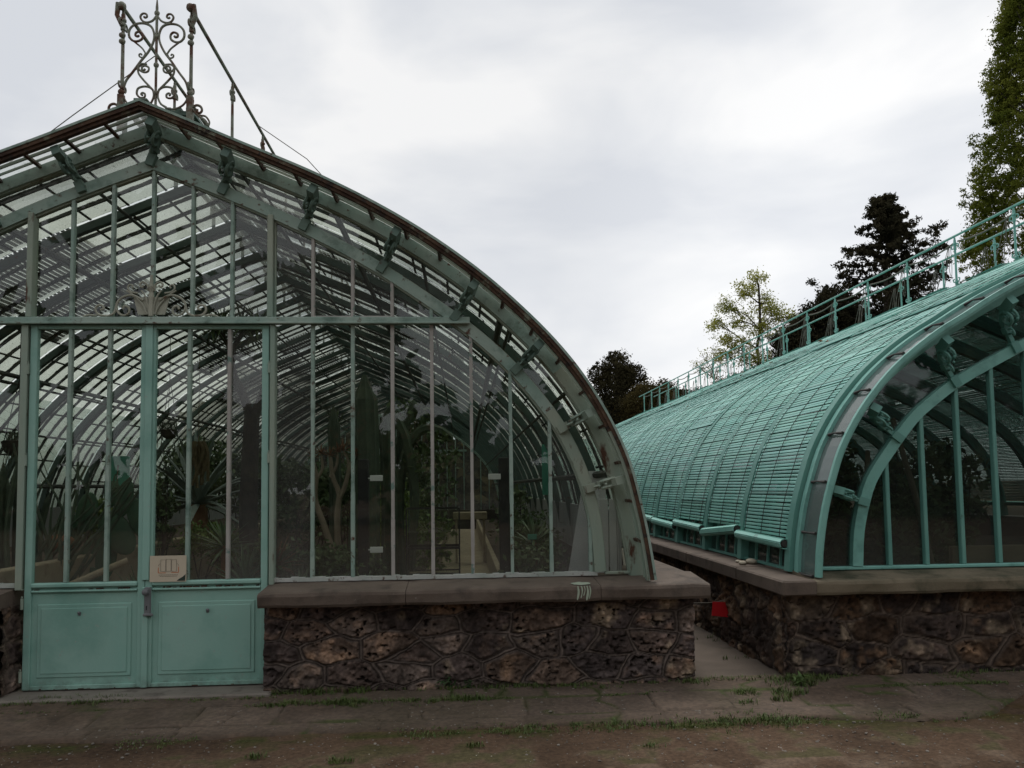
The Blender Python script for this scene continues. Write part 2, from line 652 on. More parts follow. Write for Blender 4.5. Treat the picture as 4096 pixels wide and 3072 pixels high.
M['grass'] = surf('grass_blade', (0.05, 0.085, 0.016), (0.085, 0.115, 0.025), 9.0, (0.11, 0.10, 0.03), 14.0, (0.58, 0.68), 0.6, 0)
M['pebble'] = surf('pebble', (0.10, 0.085, 0.07), (0.22, 0.195, 0.165), 18.0, rough=0.9, bump=0.2)
M['petal'] = surf('pale_petal', (0.30, 0.26, 0.19), (0.46, 0.42, 0.34), 20, rough=0.8, bump=0)
M['paper'] = surf('cream_notice_paper', (0.50, 0.43, 0.32), (0.54, 0.47, 0.36), 4, rough=0.7, bump=0)
M['orange'] = surf('orange_print', (0.50, 0.13, 0.04), (0.52, 0.15, 0.05), 9, rough=0.7, bump=0)
M['ink'] = surf('grey_print', (0.11, 0.10, 0.09), (0.13, 0.12, 0.10), 9, rough=0.7, bump=0)
M['greenprint'] = surf('dark_green_print', (0.02, 0.035, 0.028), (0.025, 0.04, 0.03), 9, rough=0.7, bump=0)
M['red'] = surf('red_plastic', (0.58, 0.016, 0.022), (0.64, 0.02, 0.028), 6, rough=0.5, bump=0)
M['white'] = surf('white_board', (0.52, 0.52, 0.51), (0.58, 0.58, 0.57), 3, rough=0.6, bump=0)
M['plate'] = surf('white_plate', (0.75, 0.75, 0.73), (0.8, 0.8, 0.78), 3, rough=0.5, bump=0)
M['black'] = surf('black_metal', (0.012, 0.012, 0.012), (0.02, 0.02, 0.02), 6, rough=0.5, bump=0)
M['lock'] = surf('grey_lock', (0.12, 0.125, 0.13), (0.17, 0.175, 0.18), 9, rough=0.5, bump=0.1)
M['poster'] = surf('green_poster', (0.06, 0.27, 0.19), (0.08, 0.31, 0.22), 3, rough=0.6, bump=0)
M['terracotta'] = surf('terracotta', (0.20, 0.09, 0.045), (0.26, 0.12, 0.06), 6, rough=0.85, bump=0.2)
M['wood'] = surf('pale_wood', (0.26, 0.20, 0.13), (0.34, 0.27, 0.18), 5, rough=0.8, bump=0.2, stretch=(1, 8, 1))
M['bark'] = surf('dark_bark', (0.035, 0.028, 0.022), (0.065, 0.052, 0.04), 9, rough=0.95, bump=0.6, bscale=30, bdist=0.03)
M['palebark'] = surf('pale_succulent_bark', (0.19, 0.155, 0.11), (0.27, 0.22, 0.16), 6, rough=0.8, bump=0.3)
M['cactus'] = surf('dark_cactus_skin', (0.04, 0.062, 0.038), (0.07, 0.095, 0.058), 7, (0.10, 0.085, 0.055), 9, (0.56, 0.68), 0.7, 0.2)
M['opuntia'] = surf('prickly_pear_skin', (0.035, 0.085, 0.045), (0.055, 0.115, 0.06), 5, rough=0.55, bump=0.15)
M['agave'] = surf('blue_grey_agave', (0.13, 0.17, 0.15), (0.20, 0.24, 0.21), 5, rough=0.5, bump=0.05)
M['aloe'] = surf('aloe_leaf', (0.07, 0.125, 0.06), (0.12, 0.18, 0.085), 5, (0.13, 0.075, 0.04), 7, (0.6, 0.7), 0.5, 0.05)
M['brownleaf'] = surf('dry_brown_leaf', (0.16, 0.07, 0.035), (0.22, 0.11, 0.055), 8, rough=0.8, bump=0)
M['shrubleaf'] = surf('shrub_leaf', (0.05, 0.085, 0.03), (0.095, 0.14, 0.05), 7, rough=0.6, bump=0)
M['lime'] = surf('bright_leaf', (0.10, 0.17, 0.03), (0.16, 0.22, 0.045), 7, rough=0.6, bump=0)


def leafmat(name, c1, c2, trans=0.35, scale=1.5):
    m, nt, N, L, out = newmat(name)
    tc = N.new('ShaderNodeTexCoord')
    f = ramp(N, L, noise_node(N, L, tc.outputs['Object'], scale, 3), 0.35, 0.65)
    c = mixc(N, L, f, c1, c2)
    d = N.new('ShaderNodeBsdfDiffuse')
    t = N.new('ShaderNodeBsdfTranslucent')
    L.new(c, d.inputs[0])
    L.new(c, t.inputs[0])
    mx = N.new('ShaderNodeMixShader')
    mx.inputs[0].default_value = trans
    L.new(d.outputs[0], mx.inputs[1])
    L.new(t.outputs[0], mx.inputs[2])
    L.new(mx.outputs[0], out.inputs[0])
    return m


M['oak'] = leafmat('dark_oak_leaf', (0.03, 0.029, 0.017), (0.058, 0.052, 0.027), 0.25, 0.5)
M['oak2'] = leafmat('brown_green_leaf', (0.055, 0.048, 0.02), (0.085, 0.068, 0.028), 0.25, 0.6)
M['wood_leaf'] = leafmat('park_tree_leaf', (0.07, 0.085, 0.04), (0.12, 0.13, 0.065), 0.25, 0.3)
M['birch'] = leafmat('spring_yellow_leaf', (0.24, 0.27, 0.06), (0.36, 0.36, 0.09), 0.45, 0.6)
M['conifer'] = leafmat('conifer_spray', (0.026, 0.027, 0.017), (0.05, 0.044, 0.026), 0.2, 0.6)
M['column'] = leafmat('column_conifer_leaf', (0.085, 0.108, 0.018), (0.165, 0.18, 0.032), 0.4, 0.55)
M['golden'] = leafmat('golden_shrub_leaf', (0.15, 0.105, 0.018), (0.2, 0.15, 0.03), 0.35, 0.8)

M['g_front'] = glass('gable_pane', (0.93, 0.95, 0.93), (-0.02, 0.035), (0.20, 0.195, 0.19), 1.1, (1, 1, 0.6), 0.3, 0.03, 0.012, low=(0.9, 1.45, 0.22))
M['g_hazy'] = glass('hazy_pane', (0.88, 0.90, 0.89), (0.03, 0.17), (0.22, 0.215, 0.21), 1.2, (1, 1, 0.6), 0.3, 0.035, 0.012, low=(0.9, 1.6, 0.26))
M['g_roof'] = glass('roof_pane', (0.78, 0.80, 0.76), (0.08, 0.42), (0.52, 0.53, 0.48), 1.6, (1, 1, 1), 0.9, 0.02, 0.08, fres=0.25, edge=(0.0, 0.27, 0.12))
M['g_over'] = glass('overhang_pane', (0.88, 0.90, 0.89), (0.12, 0.50), (0.70, 0.70, 0.67), 2.6, (1, 1, 1), 0.9, 0.04, 0.1, edge=(0.0, 0.31, 0.045))
M['g_new'] = glass('new_house_pane', (0.72, 0.76, 0.74), (0.02, 0.10), (0.14, 0.15, 0.14), 1.0, (1, 1, 0.6), 0.3, 0.035, 0.03, low=(0.9, 1.5, 0.2))
M['g_new_over'] = glass('new_overhang_pane', (0.55, 0.62, 0.60), (0.25, 0.5), (0.30, 0.37, 0.36), 2.0, (1, 1, 1), 0.4, 0.10, 0.08)
M['g_case'] = glass('case_pane', (0.9, 0.93, 0.9), (0.0, 0.03), (0.3, 0.3, 0.3), 1.0)


# ------------------------------------------------------------------ curved section of a glasshouse
def smooth_half(pts, step=0.09):
    """Catmull-Rom through half-section points (d, z), resampled by arc length"""
    P = [np.array(p, float) for p in pts]
    P = [2 * P[0] - P[1]] + P + [2 * P[-1] - P[-2]]
    out = []
    for i in range(1, len(P) - 2):
        for t in np.linspace(0, 1, 12, endpoint=False):
            a, b, c, d = P[i - 1:i + 3]
            out.append(0.5 * ((2 * b) + (c - a) * t + (2 * a - 5 * b + 4 * c - d) * t * t + (3 * b - a - 3 * c + d) * t ** 3))
    out.append(P[-2])
    Q = np.array(out)
    s = np.r_[0, np.cumsum(np.linalg.norm(np.diff(Q, axis=0), axis=1))]
    n = max(2, int(round(s[-1] / step)))
    u = np.linspace(0, s[-1], n + 1)
    return np.stack([np.interp(u, s, Q[:, 0]), np.interp(u, s, Q[:, 1])], 1), s[-1]


class Half:
    def __init__(s, pts, step=0.09):
        s.P, s.len = smooth_half(pts, step)
        s.S = np.linspace(0, s.len, len(s.P))
        T = np.gradient(s.P, axis=0)
        T /= np.linalg.norm(T, axis=1)[:, None]
        s.N = np.stack([-T[:, 1], T[:, 0]], 1)          # outward: +d / +z
        s.N *= np.sign(s.N[:, 1:2] + 1e-9)
        s.N[s.N[:, 0] < 0] *= -1

    def off(s, k):
        """offset outwards by k (k < 0: inwards); the ridge stays on the axis"""
        Q = s.P + s.N * k
        Q[0] = (0, s.P[0, 1] + k / max(0.3, s.N[0, 1]))
        Q[:, 0] = np.maximum(Q[:, 0], 0)
        return Q

    def at(s, a, k=0.0):
        d = np.interp(a, s.S, s.P[:, 0])
        z = np.interp(a, s.S, s.P[:, 1])
        n = np.array([np.interp(a, s.S, s.N[:, 0]), np.interp(a, s.S, s.N[:, 1])])
        n /= np.linalg.norm(n)
        return np.array([d, z]) + n * k, n

    def cut(s, a0, a1, k=0.0, n=None):
        n = n or max(2, int((a1 - a0) / 0.09))
        return [s.at(a, k)[0] for a in np.linspace(a0, a1, n + 1)]

    def z_at(s, d):
        return float(np.interp(d, s.P[:, 0], s.P[:, 1]))

    def s_at(s, d):
        return float(np.interp(d, s.P[:, 0], s.S))


def mir(Q, cx, side):
    return [(cx + side * q[0], q[1]) for q in Q]


LEN, BAY = 21.6, 1.08
# section of the weathered house, distance from its middle line and height
CXL = -2.365
SKIN_L = Half([(0, 4.51), (.33, 4.375), (.68, 4.225), (1.33, 3.95), (1.93, 3.635), (2.45, 3.28), (2.87, 2.91), (3.18, 2.57), (3.42, 2.21), (3.60, 1.82), (3.70, 1.43), (3.75, 1.16), (3.785, .91)])
INNER_L = Half([(0, 4.19), (.295, 4.075), (.585, 3.955), (.895, 3.82), (1.225, 3.66), (1.545, 3.49), (1.845, 3.31), (2.155, 3.10), (2.455, 2.88), (2.765, 2.60), (3.045, 2.27), (3.215, 2.00), (3.345, 1.70), (3.43, 1.36), (3.465, .95)])
# section of the repainted house
CXR = 6.7
SKIN_R = Half([(0, 4.15), (.27, 4.05), (.7, 3.88), (1.5, 3.54), (2.27, 3.19), (2.56, 3.04), (2.79, 2.90), (2.98, 2.79), (3.18, 2.65), (3.37, 2.49), (3.52, 2.33), (3.68, 2.12), (3.82, 1.87), (3.90, 1.65), (3.97, 1.41), (4.02, 1.13), (4.04, .90)])
INNER_R = Half([(0, 3.72), (1.2, 3.19), (2.07, 2.78), (2.45, 2.59), (2.69, 2.46), (2.87, 2.34), (3.10, 2.15), (3.32, 1.88), (3.48, 1.65), (3.56, 1.43), (3.61, 1.21), (3.63, .95)])


def arch(mb, H, cx, k0, k1, y0, y1, mi=0, sides=(-1, 1), foot=None):
    """both halves of an arched bar; foot = (length of the paler foot, material slot)"""
    for sd in sides:
        A, B = mir(H.off(k0), cx, sd), mir(H.off(k1), cx, sd)
        if foot is None:
            mb.strip(A, B, y0, y1, mi)
        else:
            c = len(A) - int(foot[0] / (H.len / len(A)))
            mb.strip(A[:c + 1], B[:c + 1], y0, y1, mi)
            mb.strip(A[c:], B[c:], y0, y1, foot[1])


def pane_poly(x0, x1, z0, ztop, n=4):
    xs = np.linspace(x0, x1, n + 1)
    return [(x0, z0), (x1, z0)] + [(x, ztop(x)) for x in xs[::-1]]


def bracket(root, H, Hin, cx, sd, a_in, mat, scroll=True):
    """cast console from the inner arch out and forward to the rim"""
    p0, n = Hin.at(a_in, -0.06)
    best = None
    for a in np.linspace(0, H.len, 400):
        q, _ = H.at(a, -0.10)
        v = q - p0
        off = abs(v[0] * n[1] - v[1] * n[0])
        if v @ n > 0 and (best is None or off < best[0]):
            best = (off, q)
    q = best[1]
    L = np.linalg.norm(q - p0)
    u = (q - p0) / L
    P = lambda t, y: (cx + sd * (p0[0] + u[0] * t), y, p0[1] + u[1] * t)
    up = (0, 1, 0)
    mb = MB()
    mb.bar(P(-0.01, -0.05), P(0.08, -0.05), 0.062, 0.05, up)                 # clamp on the inner arch
    mb.bar(P(0.075, -0.045), P(L * 0.62, -0.055), 0.034, 0.035, up)           # arm
    mb.bar(P(L * 0.40, -0.06), P(L * 0.52, -0.062), 0.058, 0.055, up)         # knuckle
    mb.bar(P(L * 0.58, -0.065), P(L * 0.86, -0.14), 0.05, 0.05, up)           # head
    mb.bar(P(L * 0.84, -0.13), P(L * 1.0, -0.275), 0.058, 0.075, up)          # nose under the rim
    w = Vector((sd * -u[1], 0, u[0]))
    if scroll:
        base = Vector(P(L * 0.70, -0.12))
        e1, e2 = Vector((sd * u[0], 0, u[1])), Vector((0, -1, 0))
        for o in (-0.026, 0.026):
            pts = []
            for k in range(22):
                t = k / 21
                r = 0.068 * (1 - 0.72 * t)
                an = -0.6 + t * 8.2
                pts.append(base + w * o + e1 * (r * math.cos(an) - 0.01) + e2 * (r * math.sin(an) + 0.03))
            mb.tube(pts, 0.013, 5)
        for k in range(5):
            an = 0.4 + k * 0.8
            mb.ball(base + e1 * (0.082 * math.cos(an)) + e2 * (0.03 + 0.082 * math.sin(an)), (0.011, 0.011, 0.011), 6, 4)
        pts = []
        for k in range(16):
            t = k / 15
            r = 0.040 * (1 - 0.7 * t)
            an = 2.6 - t * 6.5
            pts.append(Vector(P(L * 0.40, -0.085)) + e1 * (r * math.cos(an)) + e2 * (r * math.sin(an)))
        mb.tube(pts, 0.010, 5)
    return mb.build('bracket', mat, root)


def rail_scroll(mb, x, y, z, s, d):
    """little collar and paired volutes on a railing post; d = 1 points down"""
    mb.ball((x, y, z), (0.026, 0.026, 0.02), 8, 5)
    for sg in (-1, 1):
        pts = []
        for k in range(12):
            t = k / 11
            r = s * (1 - 0.7 * t)
            a = t * 5.2
            pts.append((x, y + sg * (0.012 + s * 0.9 - r * math.cos(a) * 0.9), z - d * (0.02 + s * 0.5) + d * r * math.sin(a)))
        mb.tube(pts, 0.008, 5)


def railing(root, xs, zb, zt, y_first, y_end, mat, ropemat, prefix_y0):
    for ri, x in enumerate(xs):
        mb = MB()
        mb.tube([(x, prefix_y0, zt), (x, y_end, zt)], 0.0155, 7)
        mb.ball((x, prefix_y0 - 0.01, zt), 0.034, 8, 6)
        mb.build('handrail', mat, root)
        mb = MB()
        mb.tube([(x, prefix_y0, zb + 0.03), (x, y_end, zb + 0.03)], 0.013, 6)
        mb.build('foot_rail', mat, root)
        y = y_first
        while y < y_end:
            mb = MB()
            mb.tube([(x, y, zb - 0.10), (x, y, zb + 0.05), (x, y, zt - 0.02)], [0.020, 0.015, 0.012], 7)
            mb.ball((x, y, zb + 0.05), (0.028, 0.028, 0.024), 8, 5)
            rail_scroll(mb, x, y, zb + 0.12, 0.036, -1)
            mb.tube([(x, y, zt - 0.18), (x, y, zt - 0.05)], [0.020, 0.016], 7)
            rail_scroll(mb, x, y, zt - 0.10, 0.042, 1)
            mb.build('railing_post', mat, root)
            y += BAY


# ------------------------------------------------------------------ rubble wall face
def stone_face(root, name, o, u, n, length, z0, z1, seed, pal, mortar, res=0.011, cell=(0.33, 0.175)):
    """rubble with pointed joints; o start point (x, y), u along, n outward (unit 2-vectors)"""
    rg = np.random.default_rng(seed)
    nu, nv = int(length / res) + 1, int((z1 - z0) / res) + 1
    U, V = np.meshgrid(np.linspace(0, length, nu), np.linspace(z0, z1, nv))
    Uf, Vf = U.ravel(), V.ravel()
    P3 = np.stack([Uf, Vf, np.full_like(Uf, seed * 3.7)], 1)
    wu = Uf + 0.11 * (fbm(P3 * 4.0, 3, seed) - 0.5)
    wv = Vf + 0.085 * (fbm(P3 * 4.0 + 9.1, 3, seed + 5) - 0.5)
    sx, sy = [], []
    row, y = 0, z0 + cell[1] * 0.35
    while y < z1 + cell[1]:
        x = -cell[0] * rg.uniform(0, 1)
        while x < length + cell[0]:
            sx.append(x + rg.uniform(-.25, .25) * cell[0])
            sy.append(y + rg.uniform(-.33, .33) * cell[1])
            x += cell[0] * rg.uniform(0.65, 1.35)
        y += cell[1]
    sx, sy = np.array(sx), np.array(sy)
    D = np.sqrt(((wu[:, None] - sx) / cell[0]) ** 2 + ((wv[:, None] - sy) / cell[1]) ** 2)
    idx = np.argpartition(D, 2, axis=1)[:, :2]
    two = np.take_along_axis(D, idx, 1)
    sw = two[:, 0] > two[:, 1]
    f1, f2 = two.min(1), two.max(1)
    own = np.where(sw, idx[:, 1], idx[:, 0])
    g = f2 - f1
    bulge = rg.uniform(0.5, 1.25, len(sx))[own]
    fine = fbm(P3 * 26.0, 4, seed + 2)
    mid = fbm(P3 * 9.0, 3, seed + 4)
    pits = np.clip(fbm(P3 * np.array([34.0, 50.0, 1.0]), 4, seed + 8) - 0.60, 0, 1) * np.clip((fbm(P3 * 5.0 + 70, 3, seed + 9) - 0.38) * 5, 0, 1.2)
    ridge = np.abs(fbm(P3 * np.array([15.0, 18.0, 1.0]) + 5, 4, seed + 12) - 0.5)
    joint = 0.035 + 0.10 * np.clip((fbm(P3 * 3.1 + 30, 3, seed + 31) - 0.45) * 4, 0, 1)
    st = np.clip((g - joint) / 0.12, 0, 1)
    st = st * st * (3 - 2 * st)
    h = st * (0.016 * bulge + 0.050 * (mid - 0.45) + 0.045 * (fine - 0.5) + 0.07 * (0.08 - np.minimum(ridge, 0.16)) - 0.24 * pits * bulge) + (1 - st) * 0.008 * (fine - 0.5)
    bead = np.exp(-(g / 0.030) ** 2)
    groove = np.exp(-((g - 0.072) / 0.022) ** 2)
    h = h + 0.008 * bead - 0.008 * groove
    h = np.clip(h, -0.05, 0.07)
    pal = np.array(pal)
    pick = rg.integers(0, len(pal), len(sx))
    c = pal[pick] * rg.uniform(0.75, 1.25, (len(sx), 1))
    col = c[own]
    warm = np.clip(fbm(P3 * 13.0 + 4.0, 4, seed + 11) - 0.5, -0.3, 0.3)[:, None]
    hot = rg.uniform(0, 1, len(sx))[own][:, None] ** 2
    col = col * (1 + 2.0 * warm) + np.clip(warm, 0, 1) * np.array([0.26, 0.15, 0.07]) * hot * 1.5
    pale = np.clip((fbm(P3 * 6.0 + 2.0, 4, seed + 21) - 0.60) * 6, 0, 1)[:, None]
    col = col * (1 - pale) + pale * np.array([0.19, 0.155, 0.115]) * (0.6 + 0.8 * fine[:, None])
    mt = np.array(mortar) * (0.75 + 0.5 * mid[:, None]) * (1 + 0.7 * bead[:, None]) * (1 - 0.5 * groove[:, None])
    gr = np.clip((fbm(P3 * 2.3 + 60, 4, seed + 41) - 0.5) * 3, -0.5, 0.5)[:, None]
    col = col * (1 - 0.7 * gr)
    col = mt * (1 - st[:, None]) + col * st[:, None]
    grit = fbm(P3 * 62.0, 2, seed + 51)[:, None]
    edge = np.clip((fine[:, None] - 0.56) * 5, 0, 1) * st[:, None]
    col = col * (0.55 + 0.9 * grit) * (1 + 0.55 * edge)
    hole = np.clip(pits[:, None] * 9, 0, 1) * st[:, None]
    col = col * (1 - hole) + np.array([0.022, 0.018, 0.015]) * hole
    col = np.clip(col, 0.008, 0.5)
    dep = 0.02 + h
    X = o[0] + u[0] * Uf + n[0] * dep
    Y = o[1] + u[1] * Uf + n[1] * dep
    vs = np.stack([X, Y, Vf], 1)
    a = (np.arange(nv - 1)[:, None] * nu + np.arange(nu - 1)[None]).ravel()
    fs = np.stack([a, a + 1, a + 1 + nu, a + nu], 1)
    if (u[0] * n[1] - u[1] * n[0]) > 0:
        fs = fs[:, ::-1]
    mb = MB()
    mb.add(vs, fs)
    return mb.build(name, M['stone'], root, True, np.c_[col, np.ones(len(col))])


PAL_L = [(0.056, 0.044, 0.041), (0.066, 0.050, 0.044), (0.076, 0.056, 0.045), (0.05, 0.041, 0.040), (0.082, 0.066, 0.058)]
PAL_R = [(0.036, 0.028, 0.025), (0.046, 0.034, 0.029), (0.060, 0.040, 0.027), (0.030, 0.025, 0.024), (0.07, 0.056, 0.045)]


def coping_run(mb, pts, mi=0):
    mb.add(*pts, mi)


def coping_front(root, x0, x1, y0, mat, zf=0.885, zb=0.925, zu=0.775, back=0.12, splits=()):
    """front coping: sloping top, rounded nose, cut into blocks with thin joints"""
    xs = [x0] + list(splits) + [x1]
    mb = MB()
    for a, b in zip(xs[:-1], xs[1:]):
        a2, b2 = a + 0.002, b - 0.002
        prof = [(y0 + 0.012, zu), (y0, zu + 0.02), (y0 - 0.002, zf - 0.03), (y0 + 0.006, zf - 0.009), (y0 + 0.024, zf), (back, zb), (back, zu)]
        n = max(1, int((b2 - a2) / 0.12))
        vs, fs = [], []
        for i in range(n + 1):
            x = a2 + (b2 - a2) * i / n
            en = 0.012 if (i in (0, n)) else 0.0
            for (py, pz) in prof:
                w = 0.004 * math.sin(x * 7.3 + pz * 31) + 0.003 * math.sin(x * 19.0 + py * 13)
                vs.append((x, py + (en if py < y0 + 0.03 else 0) + w * (1 if py < back else 0), pz - (en * 0.5 if pz > zf - 0.02 else 0) + w * 0.5))
        k = len(prof)
        for i in range(n):
            for j in range(k):
                fs.append((i * k + j, i * k + (j + 1) % k, (i + 1) * k + (j + 1) % k, (i + 1) * k + j))
        fs.append(tuple(range(k)))
        fs.append(tuple(n * k + j for j in range(k))[::-1])
        mb.add(vs, fs)
    return mb.build('coping', mat, root)


# ================================================================== weathered glasshouse
def build_left():
    g = thing('greenhouse', 'weathered rusty green glasshouse with an arched glass gable, double door and scrolled ridge railing', 'greenhouse', (CXL, 0, 0.1))
    cx, H, HI = CXL, SKIN_L, INNER_L
    # --- plinth
    core = MB()
    core.box(-1.40, 1.67, -0.16, 0.14, 0.05, 0.80)
    core.box(1.33, 1.60, 0.14, LEN, 0.05, 0.80)
    core.box(-6.33, -3.37, -0.16, 0.14, 0.05, 0.80)
    core.box(-6.33, -6.06, 0.14, LEN, 0.05, 0.80)
    core.box(-6.06, 1.33, LEN - 0.2, LEN, 0.05, 0.80)
    core.build('plinth_core', M['wallback'], g)
    stone_face(g, 'rubble_wall', (-1.462, -0.175), (1, 0), (0, -1), 3.195, 0.02, 0.79, 3, PAL_L, (0.060, 0.050, 0.045), 0.0065)
    stone_face(g, 'rubble_wall', (-5.0, -0.175), (1, 0), (0, -1), 1.68, 0.02, 0.79, 4, PAL_L, (0.07, 0.056, 0.046), 0.012)
    stone_face(g, 'rubble_wall', (1.685, -0.21), (0, 1), (1, 0), 9.0, 0.02, 0.79, 6, PAL_L, (0.06, 0.05, 0.042), 0.02)
    stone_face(g, 'rubble_wall', (-3.345, -0.19), (0, 1), (1, 0), 0.32, 0.02, 0.79, 8, PAL_L, (0.07, 0.056, 0.046), 0.011)
    stone_face(g, 'rubble_wall', (-1.42, -0.19), (0, 1), (-1, 0), 0.32, 0.02, 0.79, 9, PAL_L, (0.07, 0.056, 0.046), 0.012)
    coping_front(g, -1.47, 1.815, -0.385, M['coping'], splits=(-0.42, 1.00))
    coping_front(g, -6.5, -3.32, -0.385, M['coping'], splits=(-4.6,))
    mb = MB()
    mb.cbox(1.28, 1.812, 0.122, LEN + 0.3, 0.775, 0.905, 0.012)
    mb.cbox(-6.54, -6.0, 0.122, LEN + 0.3, 0.775, 0.905, 0.012)
    mb.build('side_coping', M['coping'], g)
    # pale green paint that ran over the edge of the coping
    mb = MB()
    rg = random.Random(4)
    poly = []
    for k in range(26):
        a = 2 * math.pi * k / 26
        poly.append((0.865 + (0.075 + rg.uniform(-.018, .012)) * math.cos(a), -0.315 + (0.05 + rg.uniform(-.012, .008)) * math.sin(a)))
    vs = [(x, y, 0.8915 + (y + 0.361) * 0.085) for x, y in poly]
    mb.add(vs, [tuple(range(26))])
    for (x, w, z) in ((0.825, 0.016, 0.785), (0.852, 0.011, 0.80), (0.893, 0.018, 0.782), (0.872, 0.009, 0.815), (0.912, 0.010, 0.79)):
        z1 = 0.887
        n = 7
        L_, R_ = [], []
        for i in range(n + 1):
            t = i / n
            ww = w * (0.55 + 0.45 * abs(math.cos(t * 3 + x * 40))) * (1 if i < n else 0.5)
            zz = z1 + (z - z1) * t
            L_.append((x - ww / 2 + 0.006 * math.sin(t * 4), -0.3915, zz))
            R_.append((x + ww / 2 + 0.006 * math.sin(t * 4), -0.3915, zz))
        o = L_ + R_
        mb.add(o, [(i, i + 1, n + 2 + i, n + 1 + i) for i in range(n)])
    mb.build('paint_drip', surf('pale_green_spill', (0.30, 0.36, 0.27), (0.36, 0.41, 0.32), 30, rough=0.6, bump=0), g)
    # --- gable arches
    mb = MB()
    arch(mb, H, cx, 0.008, -0.010, -0.325, -0.275)
    mb.build('rim', M['old'], g)
    mb = MB()
    arch(mb, H, cx, -0.010, -0.036, -0.318, -0.285)
    arch(mb, H, cx, -0.036, -0.058, -0.302, -0.262, 0, foot=(1.3, 1))
    mb.build('rusted_rim_angle', [M['rim_rust'], M['old_pale']], g)
    mb = MB()
    arch(mb, H, cx, -0.035, -0.125, -0.045, 0.03, foot=(1.9, 1))
    mb.build('arch_rib', [M['old'], M['old_pale']], g)
    mb = MB()
    arch(mb, H, cx, -0.125, -0.137, -0.025, 0.02)
    mb.build('arch_rib_lip', M['old_pale'], g)
    mb = MB()
    arch(mb, HI, cx, 0.0, -0.085, -0.04, 0.03, foot=(1.5, 1))
    mb.build('inner_arch', [M['old'], M['old_pale']], g)
    mb = MB()
    arch(mb, HI, cx, -0.085, -0.098, -0.02, 0.02)
    arch(mb, HI, cx, 0.008, 0.0, -0.02, 0.02)
    mb.build('inner_arch_lip', M['old_pale'], g)
    # --- overhang: glass and short bars between rim and arch rib
    for sd in (-1, 1):
        a = 0.02
        while a < H.len - 0.05:
            b = min(a + 0.31, H.len)
            mb = MB()
            A = mir(H.cut(a + 0.004, b - 0.004, -0.024, 4), cx, sd)
            B = mir(H.cut(a + 0.004, b - 0.004, -0.029, 4), cx, sd)
            mb.strip(A, B, -0.28, 0.0)
            mb.build('overhang_pane', M['g_over'], g)
            a = b
        a = 0.31
        while a < H.len - 0.1:
            p, n = H.at(a, -0.045)
            mb = MB()
            up = (sd * n[0], 0, n[1])
            mb.bar((cx + sd * p[0], -0.29, p[1]), (cx + sd * p[0], 0.0, p[1]), 0.022, 0.03, up)
            mb.build('overhang_bar', M['rim_rust'], g)
            a += 0.31
    mb = MB()
    arch(mb, H, cx, -0.031, -0.050, -0.205, -0.190)
    arch(mb, H, cx, -0.031, -0.046, -0.118, -0.106)
    mb.build('overhang_frame', M['old_pale'], g)
    # --- consoles
    for d in (0.0, 0.545, 1.165, 1.765, 2.335, 2.81, 3.17, 3.375):
        for sd in ((1,) if d == 0 else (-1, 1)):
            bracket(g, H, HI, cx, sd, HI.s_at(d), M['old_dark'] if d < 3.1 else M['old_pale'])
    # --- panes between the two arches
    cuts = [0.0] + [HI.s_at(d) / HI.len for d in (0.545, 1.165, 1.765, 2.335, 2.81, 3.17, 3.375)] + [1.0]
    for sd in (-1, 1):
        for i in range(len(cuts) - 1):
            A = mir(H.cut(cuts[i] * H.len, cuts[i + 1] * H.len, -0.13, 6), cx, sd)
            B = mir(HI.cut(cuts[i] * HI.len, cuts[i + 1] * HI.len, 0.0, 6), cx, sd)
            mb = MB()
            mb.strip(A, B, 0.004, 0.008)
            mb.build('arch_pane', M['g_hazy'] if i in (0, 1, 3) else M['g_front'], g)
    # --- upright bars and panes
    zin = lambda x: HI.z_at(abs(x - cx)) - 0.08
    bar_end = HI.s_at(2.44)
    xe = 2.43
    mb = MB()
    mb.cbox(cx - xe, cx + xe, -0.065, 0.025, 2.895, 2.942, 0.005)
    mb.cbox(cx - xe, cx + xe, -0.085, -0.065, 2.885, 2.902, 0.003)
    mb.build('transom', M['old'], g)
    SPx = 0.305
    ups = [k * 0.299 for k in range(0, 3)]
    xs_up = [cx + s * k * 0.299 for k in (0, 1, 2) for s in ((1,) if k == 0 else (-1, 1))]
    posts = [cx - 0.895, cx + 0.895]
    outer = [0.895 + SPx * k + 0.015 for k in range(1, 9)]
    outer = [d for d in outer if d < 3.43]
    for x in xs_up:
        mb = MB()
        mb.cbox(x - 0.013, x + 0.013, -0.03, 0.012, 2.942, zin(x) + 0.01, 0.004)
        mb.build('glazing_bar', M['old'], g)
    for x in posts:
        mb = MB()
        mb.cbox(x - 0.024, x + 0.020, -0.055, 0.03, 2.942, zin(x) + 0.01, 0.005)
        mb.cbox(x + (0.022 if x > cx else -0.034), x + (0.034 if x > cx else -0.022), -0.02, 0.02, 2.942, zin(x), 0.003)
        mb.build('door_post', M['old_pale'], g)
        mb = MB()
        sx = 1 if x > cx else -1
        mb.cbox(x + sx * 0.002, x + sx * 0.040, -0.055, 0.03, 0.90, 2.885, 0.005)
        mb.build('door_post', M['old_pale'], g)
